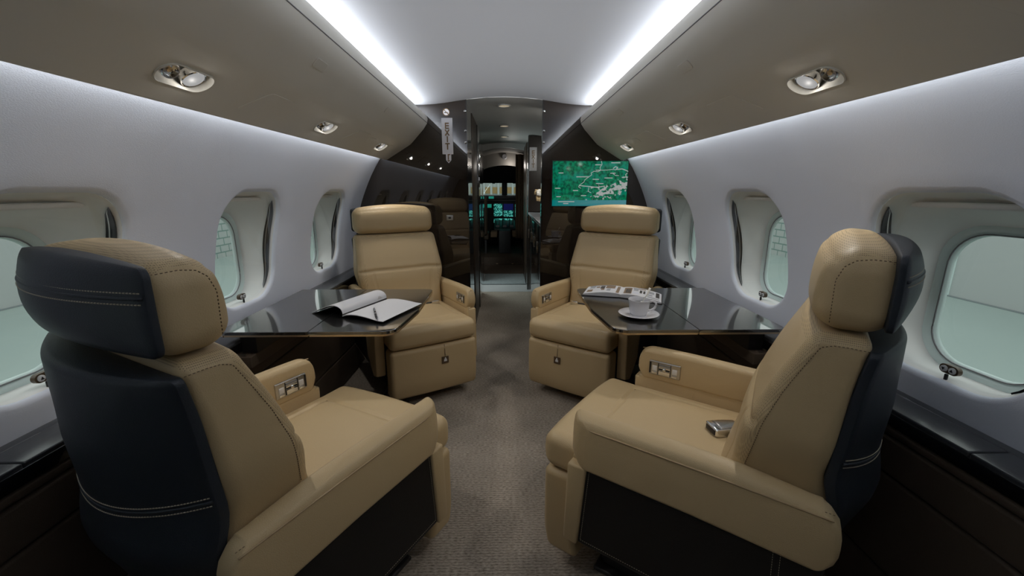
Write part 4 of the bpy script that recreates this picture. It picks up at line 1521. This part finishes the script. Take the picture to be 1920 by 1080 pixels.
        part('flap', MB().add(*softbox((0.034, 0.025, 0.0045), 0.003, (4, 3, 1), 2, fn=lambda V: rot(np.stack([V[:, 0] - .008, V[:, 1] * (1 - 0.3 * np.clip(-V[:, 0] / .034, 0, 1)), V[:, 2] + 0.0135 - 5.0 * V[:, 1] ** 2], 1)))), M['steel'], b)
        part('mouth', MB().add(*softbox((0.002, 0.023, 0.008), 0.001, (1, 1, 1), 1, fn=lambda V: rot(V + (0.0435, 0, 0.0)))), M['black'], b, smooth='auto')
        part('webbing', MB().add(*softbox((0.035, 0.022, 0.0022), 0.002, (3, 1, 1), 1, fn=lambda V: rot(V + (-0.066, 0, -0.004)))), M['tan_perf'], b)
    elif buckle == 'small':
        b = part('belt_buckle', MB().add(*softbox((0.026, 0.015, 0.010), 0.004, (1, 1, 1), 2, c=(0.175, -0.440, 0.490))), M['chrome'], smooth='auto')
        part('webbing', MB().add(*softbox((0.045, 0.012, 0.003), 0.002, (1, 1, 1), 1, c=(0.11, -0.455, 0.484))), M['dark'], b, smooth='auto')
    return root


def rz_of(side, facing_front, a):
    if facing_front < 0:      # faces the camera
        return math.pi + R(a) if side < 0 else math.pi - R(a)
    return -R(a) if side < 0 else R(a)


make_chair('swivel_armchair', 'tan armchair facing the camera by left table, under bulkhead exit sign', -0.397, 2.251, math.pi + R(30.8), -1, True, 'small')
make_chair('swivel_armchair', 'tan armchair facing the camera by right table, under map screen', 0.347, 2.223, math.pi - R(36.5), 1, True, 'small')
make_chair('swivel_armchair', 'near left armchair seen from behind, navy leather back shell towards camera', -0.416, 1.407, -R(28.9), 1, False, 'none_')
make_chair('swivel_armchair', 'near right armchair seen side on, chrome belt buckle on its seat', 0.279, 1.378, R(53.1), -1, False, 'large')

# ------------------------------------------------------------------ fold-out tables
TZ = 0.700


def rounded_poly(pts, rad, n=8):
    out = []
    k = len(pts)
    for i in range(k):
        p, a, b = Vector(pts[i]), Vector(pts[i - 1]), Vector(pts[(i + 1) % k])
        da, db = (a - p).normalized(), (b - p).normalized()
        r = rad[i]
        if r < 1e-5:
            out.append(tuple(p))
            continue
        ang = da.angle(db)
        d = r / math.tan(ang / 2)
        p0, p1 = p + da * d, p + db * d
        c = p + (da + db).normalized() * (r / math.sin(ang / 2))
        t0 = math.atan2(p0.y - c.y, p0.x - c.x)
        t1 = math.atan2(p1.y - c.y, p1.x - c.x)
        while t1 - t0 > math.pi: t1 -= 2 * math.pi
        while t1 - t0 < -math.pi: t1 += 2 * math.pi
        for j in range(n + 1):
            t = t0 + (t1 - t0) * j / n
            out.append((c.x + r * math.cos(t), c.y + r * math.sin(t)))
    return out


def bevel_slab(poly, z0, z1, b):
    """flat slab with a small chamfer on its top edge"""
    P = np.array(poly)
    nx = np.roll(P, -1, 0) - np.roll(P, 1, 0)
    nrm = np.stack([nx[:, 1], -nx[:, 0]], 1)
    nrm /= np.maximum(np.linalg.norm(nrm, axis=1, keepdims=True), 1e-9)
    area = 0.5 * np.sum(P[:, 0] * np.roll(P[:, 1], -1) - np.roll(P[:, 0], -1) * P[:, 1])
    if area < 0:
        nrm = -nrm
    mk = lambda off, z: np.column_stack([P + nrm * off, np.full(len(P), z)])
    mb = MB()
    lo = [mk(0, z0), mk(0, z1 - b), mk(-b, z1)]
    rings(mb, lo)
    mb.add(lo[-1], [tuple(range(len(P)))])
    mb.add(lo[0], [tuple(range(len(P)))[::-1]])
    return mb


for side, sw in ((-1, 'left'), (1, 'right')):
    root = empty('folding_table', (side * 0.745, 1.855, 0))
    tag(root, 'black glass topped folding table on the %s, %s' % (sw, 'under the notebook' if side < 0 else 'under the coffee cup'), 'table', 'fold-out tables')
    ox, oy = side * 0.745, 1.855
    y0, y1 = 1.503, 2.200
    xi, xo, xh = 0.388, 1.090, 0.745
    for nm, poly, rad in (('inner_leaf', [(xi + .035, y0), (xi, y0 + 0.30), (xi, y1), (xh - .0008, y1), (xh - .0008, y0)], [0.06, 0.25, 0.035, 0, 0]),
                          ('outer_leaf', [(xh + .0008, y0), (xh + .0008, y1), (xo, y1), (xo, y0)], [0, 0, 0.01, 0.035])):
        pl = [(side * x - ox, y - oy) for x, y in rounded_poly(poly, rad, 10)]
        lf = bevel_slab(pl, TZ - 0.012, TZ, 0.0015).build(nm, M['table'], root, smooth='auto')
        pc_ = np.array(pl)
        cen = pc_.mean(0)
        pl2 = [tuple(cen + (p - cen) * 0.992) for p in pc_]
        bevel_slab(pl2, TZ - 0.0205, TZ - 0.0122, 0.001).build('gilt_edge', M['brass'], lf, smooth='auto')
    MB().add(*softbox((0.14, 0.31, 0.006), 0.004, (1, 1, 1), 2, c=(side * 0.17, 0.0, 0.670))).build('support_frame', M['black'], root, smooth='auto')
    br = MB().add(*softbox((0.028, 0.345, 0.024), 0.004, (1, 1, 1), 2, c=(side * (1.004 - 0.745), 0.002, 0.5725))).build('stowage_lid', M['brown_leather'], root, smooth='auto')
    MB().add(*box(side * .26 - .03, side * .26 + .03, -0.3, 0.3, 0.597, 0.663)).build('hinge_arm', M['black'], root, smooth=False)
    for dy in (-0.33, -0.25):
        MB().add(*softbox((0.010, 0.004, 0.002), 0.001, (1, 1, 1), 1, c=(side * 0.265, dy, 0.600))).build('catch', M['steel'], root, smooth='auto')

# ------------------------------------------------------------------ things on the tables


def surf(fn, ns, nt, s0=0., s1=1., t0=0., t1=1.):
    V = [fn(s0 + (s1 - s0) * i / ns, t0 + (t1 - t0) * j / nt) for j in range(nt + 1) for i in range(ns + 1)]
    f = [(j * (ns + 1) + i, j * (ns + 1) + i + 1, (j + 1) * (ns + 1) + i + 1, (j + 1) * (ns + 1) + i) for j in range(nt) for i in range(ns)]
    return V, f


def solid(mb, top, bot, ns, nt, mi=0):
    """closed slab between two surfaces"""
    A, f = surf(top, ns, nt)
    B, _ = surf(bot, ns, nt)
    n = len(A)
    F = list(f) + [tuple(q[::-1] for q in [tuple(i + n for i in g)])[0] for g in f]
    W = ns + 1
    edge = [i for i in range(W)] + [j * W + ns for j in range(1, nt + 1)] + [nt * W + i for i in range(ns - 1, -1, -1)] + [j * W for j in range(nt - 1, 0, -1)]
    for a, b in zip(edge, edge[1:] + edge[:1]):
        F.append((a, b, b + n, a + n))
    mb.add(A + B, F, mi)


# open notebook, left half curled into an arch
sp0, sp1 = np.array((-0.681, 1.681)), np.array((-0.570, 1.946))
rt0, rt1 = np.array((-0.487, 1.592)), np.array((-0.385, 1.868))
lf0, lf1 = np.array((-0.842, 1.752)), np.array((-0.730, 2.020))
root = empty('notebook', (*((sp0 + sp1) / 2), TZ))
tag(root, 'open white notebook with curled left pages on the left table', 'notebook')
org = np.array((*((sp0 + sp1) / 2), TZ))


def nb_right(s, t, d=0.0):
    p = (sp0 * (1 - t) + sp1 * t) * (1 - s) + (rt0 * (1 - t) + rt1 * t) * s
    z = 0.005 + 0.012 * math.sin(math.pi * min(1, s * 1.15) ** 0.75) * (1 - 0.3 * t) + 0.004 * s
    return tuple(np.array((p[0], p[1], TZ + z + d)) - org)


def nb_left(s, t, d=0.0):
    # arch: rises steeply at the spine, rolls over, comes down on the table at the left edge
    a = math.pi * (1 - s)
    prof_x = [0.0, -0.010, 0.00, 0.10, 0.30, 0.60, 0.85, 1.0]
    prof_z = [0.004, 0.016, 0.030, 0.044, 0.048, 0.030, 0.010, 0.001]
    k = np.linspace(0, 1, 8)
    x = np.interp(s, k, prof_x)
    z = np.interp(s, k, prof_z)
    x = sum(np.interp(min(1, max(0, s + e)), k, prof_x) for e in (-.05, 0, .05)) / 3
    z = sum(np.interp(min(1, max(0, s + e)), k, prof_z) for e in (-.05, 0, .05)) / 3
    p = (sp0 * (1 - t) + sp1 * t) * (1 - x) + (lf0 * (1 - t) + lf1 * t) * x
    nx, nz = (-0.5 if s > .5 else 0.6), 1.0
    return tuple(np.array((p[0], p[1], TZ + z * (1 + 0.05 * t) + d)) - org)


mb = MB()
solid(mb, lambda s, t: nb_right(s, t, 0.0045 * (1 - s * .6)), lambda s, t: nb_right(s, t, 0.0006), 20, 4)
mb.build('right_pages', M['paper'], root, smooth='auto')
mb = MB()
solid(mb, lambda s, t: nb_right(s * 1.0, t, 0.0005), lambda s, t: nb_right(s, t, -0.0006), 20, 4)
mb.build('back_cover', M['cover'], root, smooth='auto')
mb = MB()
solid(mb, lambda s, t: nb_left(s, t, 0.0028), lambda s, t: nb_left(s, t, 0.0008), 30, 4)
mb.build('curled_pages', M['paper'], root, smooth='auto')
mb = MB()
solid(mb, lambda s, t: nb_left(s, t, 0.0007), lambda s, t: nb_left(s, t, -0.0006), 30, 4)
mb.build('front_cover', M['cover'], root, smooth='auto')
mb = MB()
for i in range(5):
    mb.add(*surf(lambda s, t: nb_left(s, t, 0.0032), 4, 1, 0.40 + 0.035 * i, 0.402 + 0.035 * i + .008, 0.10, 0.55 + .05 * (i % 2)), mi=0)
for i in range(9):
    mb.add(*surf(lambda s, t: nb_left(s, t, 0.0032), 2, 1, 0.19 + 0.013 * i, 0.194 + 0.013 * i, 0.78 + 0.004 * i, 0.90 - .006 * i), mi=1)
for i in range(14):
    a = i / 13 * 2.2
    mb.add(*surf(lambda s, t: nb_left(s, t, 0.0032), 2, 1, 0.40 - .16 * math.cos(a), 0.408 - .16 * math.cos(a), 0.84 + .10 * math.sin(a), 0.855 + .10 * math.sin(a)), mi=0)
tag(mb.build('page_print', [M['print_faint'], M['print_brown']], root, smooth=False, recalc=False), kind='stuff')

# pen on the right page
pa, pb_ = np.array((-0.513, 1.600, TZ + 0.0195)), np.array((-0.560, 1.722, TZ + 0.0275))
root = empty('pen', pa)
tag(root, 'black ballpoint pen lying on the right notebook page', 'pen')
dpen = pb_ - pa
MB().add(*tube([dpen * t for t in (0.10, 0.2, 0.6, 0.98)], [0.0042, 0.0046, 0.0046, 0.0040], 12)).build('barrel', M['black'], root)
MB().add(*tube([dpen * t for t in (-0.03, 0.04, 0.10)], [0.0008, 0.0026, 0.0042], 12)).build('tip', M['black'], root)
MB().add(*tube([dpen * t for t in (0.46, 0.50)], 0.0050, 12)).build('band', M['chrome'], root)
MB().add(*tube([dpen * t + (0, 0, 0.006) for t in (0.62, 0.99)], 0.0012, 6)).build('clip', M['chrome'], root)

# open picture book on the right table
root = empty('picture_book', (0.60, 2.02, TZ))
tag(root, 'open hardback picture book behind the coffee cup on right table', 'book')
org2 = np.array((0.60, 2.02, TZ))
ln, sn, rn = np.array((0.388, 2.040)), np.array((0.572, 1.990)), np.array((0.736, 1.862))
ov = np.array((0.062, 0.165))


def bk_pt(s, t, right, z):
    a, b = (sn, rn) if right else (sn, ln)
    p = a * (1 - s) + b * s + ov * t
    return tuple(np.array((p[0], p[1], TZ + z)) - org2)


def bk_top(s):
    return 0.008 + 0.021 * math.sin(math.pi * min(1.0, 0.06 + s * 0.94)) ** 0.55 * (1 - 0.55 * s)


for right, nm in ((False, 'left_pages'), (True, 'right_pages')):
    mb = MB()
    solid(mb, lambda s, t: bk_pt(s * .97, t * .96 + .02, right, bk_top(s)), lambda s, t: bk_pt(s * .97, t * .96 + .02, right, 0.0034), 24, 3)
    pg = mb.build(nm, M['paper'], root, smooth='auto')
    mb = MB()
    solid(mb, lambda s, t: bk_pt(s, t, right, 0.0033), lambda s, t: bk_pt(s, t, right, 0.0006), 4, 2)
    mb.build('cover', M['cover'], root, smooth='auto')
    mb = MB()
    spots = ([(.06, .14, .08, .9, 0), (.2, .45, .55, .9, 0), (.48, .6, .5, .85, 2), (.62, .72, .62, .8, 0), (.3, .4, .2, .5, 1), (.78, .93, .15, .45, 0), (.75, .9, .6, .9, 1), (.2, .93, .90, .96, 2), (.47, .56, .3, .5, 0)] if not right else
             [(.06, .26, .12, .88, 0), (.1, .24, .2, .7, 2), (.30, .42, .55, .9, 1), (.46, .52, .35, .7, 2), (.55, .6, .35, .7, 2), (.28, .6, .82, .92, 0), (.66, .95, .08, .2, 1), (.66, .82, .55, .85, 1), (.86, .95, .3, .9, 2), (.66, .78, .3, .45, 1), (.3, .44, .2, .4, 3)])
    for s0, s1, t0, t1, mi in spots:
        mb.add(*surf(lambda s, t: bk_pt(s * .97, t * .96 + .02, right, bk_top(s) + 0.0006), 8, 1, s0, s1, t0, t1), mi=mi)
    tag(mb.build('printed_pictures', [M['print_brown'], M['print_grey'], M['print_dark'], M['print_faint']], pg, smooth=False, recalc=False), kind='stuff')

# saucer, cup, spoon
scx, scy = 0.568, 1.688
o = MB().add(*lathe([(0.0, 0.0045), (0.030, 0.0045), (0.034, 0.002), (0.030, 0.0005), (0.036, 0.0005), (0.055, 0.006), (0.083, 0.0125), (0.0845, 0.0138), (0.083, 0.0148), (0.055, 0.0088), (0.036, 0.0058), (0.0, 0.0056)], 56)).build('saucer', M['china'])
o.location = (scx, scy, TZ)
tag(o, 'white porcelain saucer under the coffee cup on right table', 'saucer')
cup = empty('coffee_cup', (scx, scy + 0.002, TZ + 0.0062))
tag(cup, 'white porcelain coffee cup standing on its saucer', 'cup')
MB().add(*lathe([(0.0, 0.003), (0.027, 0.003), (0.029, 0.0), (0.0325, 0.0), (0.034, 0.006), (0.0395, 0.020), (0.0415, 0.040), (0.0455, 0.064), (0.0462, 0.0665), (0.0452, 0.0675), (0.0438, 0.066), (0.0395, 0.040), (0.037, 0.020), (0.030, 0.007), (0.0, 0.006)], 48)).build('bowl', M['china'], cup)
hpts = [(0.0425, 0.056), (0.055, 0.060), (0.068, 0.054), (0.070, 0.042), (0.063, 0.028), (0.050, 0.020), (0.039, 0.018)]
ha = R(-8)
MB().add(*tube(resample([(x * math.cos(ha), x * math.sin(ha), z) for x, z in hpts], 0.004), 0.0048, 10)).build('handle', M['china'], cup)
MB().add(*lathe([(0.0, 0.0485), (0.0405, 0.0485)], 32)).build('coffee', M['petal'], cup)
o = empty('stirring_spoon', (scx + 0.012, scy, TZ + 0.012))
tag(o, 'slim pale spoon handle leaning out of the coffee cup', 'spoon')
MB().add(*tube([(0.0, 0, 0.05), (0.024, 0.014, 0.078), (0.036, 0.020, 0.105)], [0.002, 0.0028, 0.0048], 8)).build('handle', M['petal'], o)
MB().add(*softbox((0.006, 0.009, 0.0015), 0.001, (1, 1, 1), 1, c=(0.0, 0, 0.049))).build('bowl', M['petal'], o)

# floor seat tracks
for x in (-0.74, -0.58, 0.58, 0.74):
    o = MB().add(*softbox((0.010, 2.3, 0.002), 0.0015, (1, 1, 1), 1, c=(x, 0.75, 0.003))).build('seat_track', M['steel'], smooth='auto')
    tag(o, 'thin steel seat track in the carpet, %s under the %s chairs' % ('outer one' if abs(x) > .7 else 'inner one', 'left' if x < 0 else 'right'), 'track')
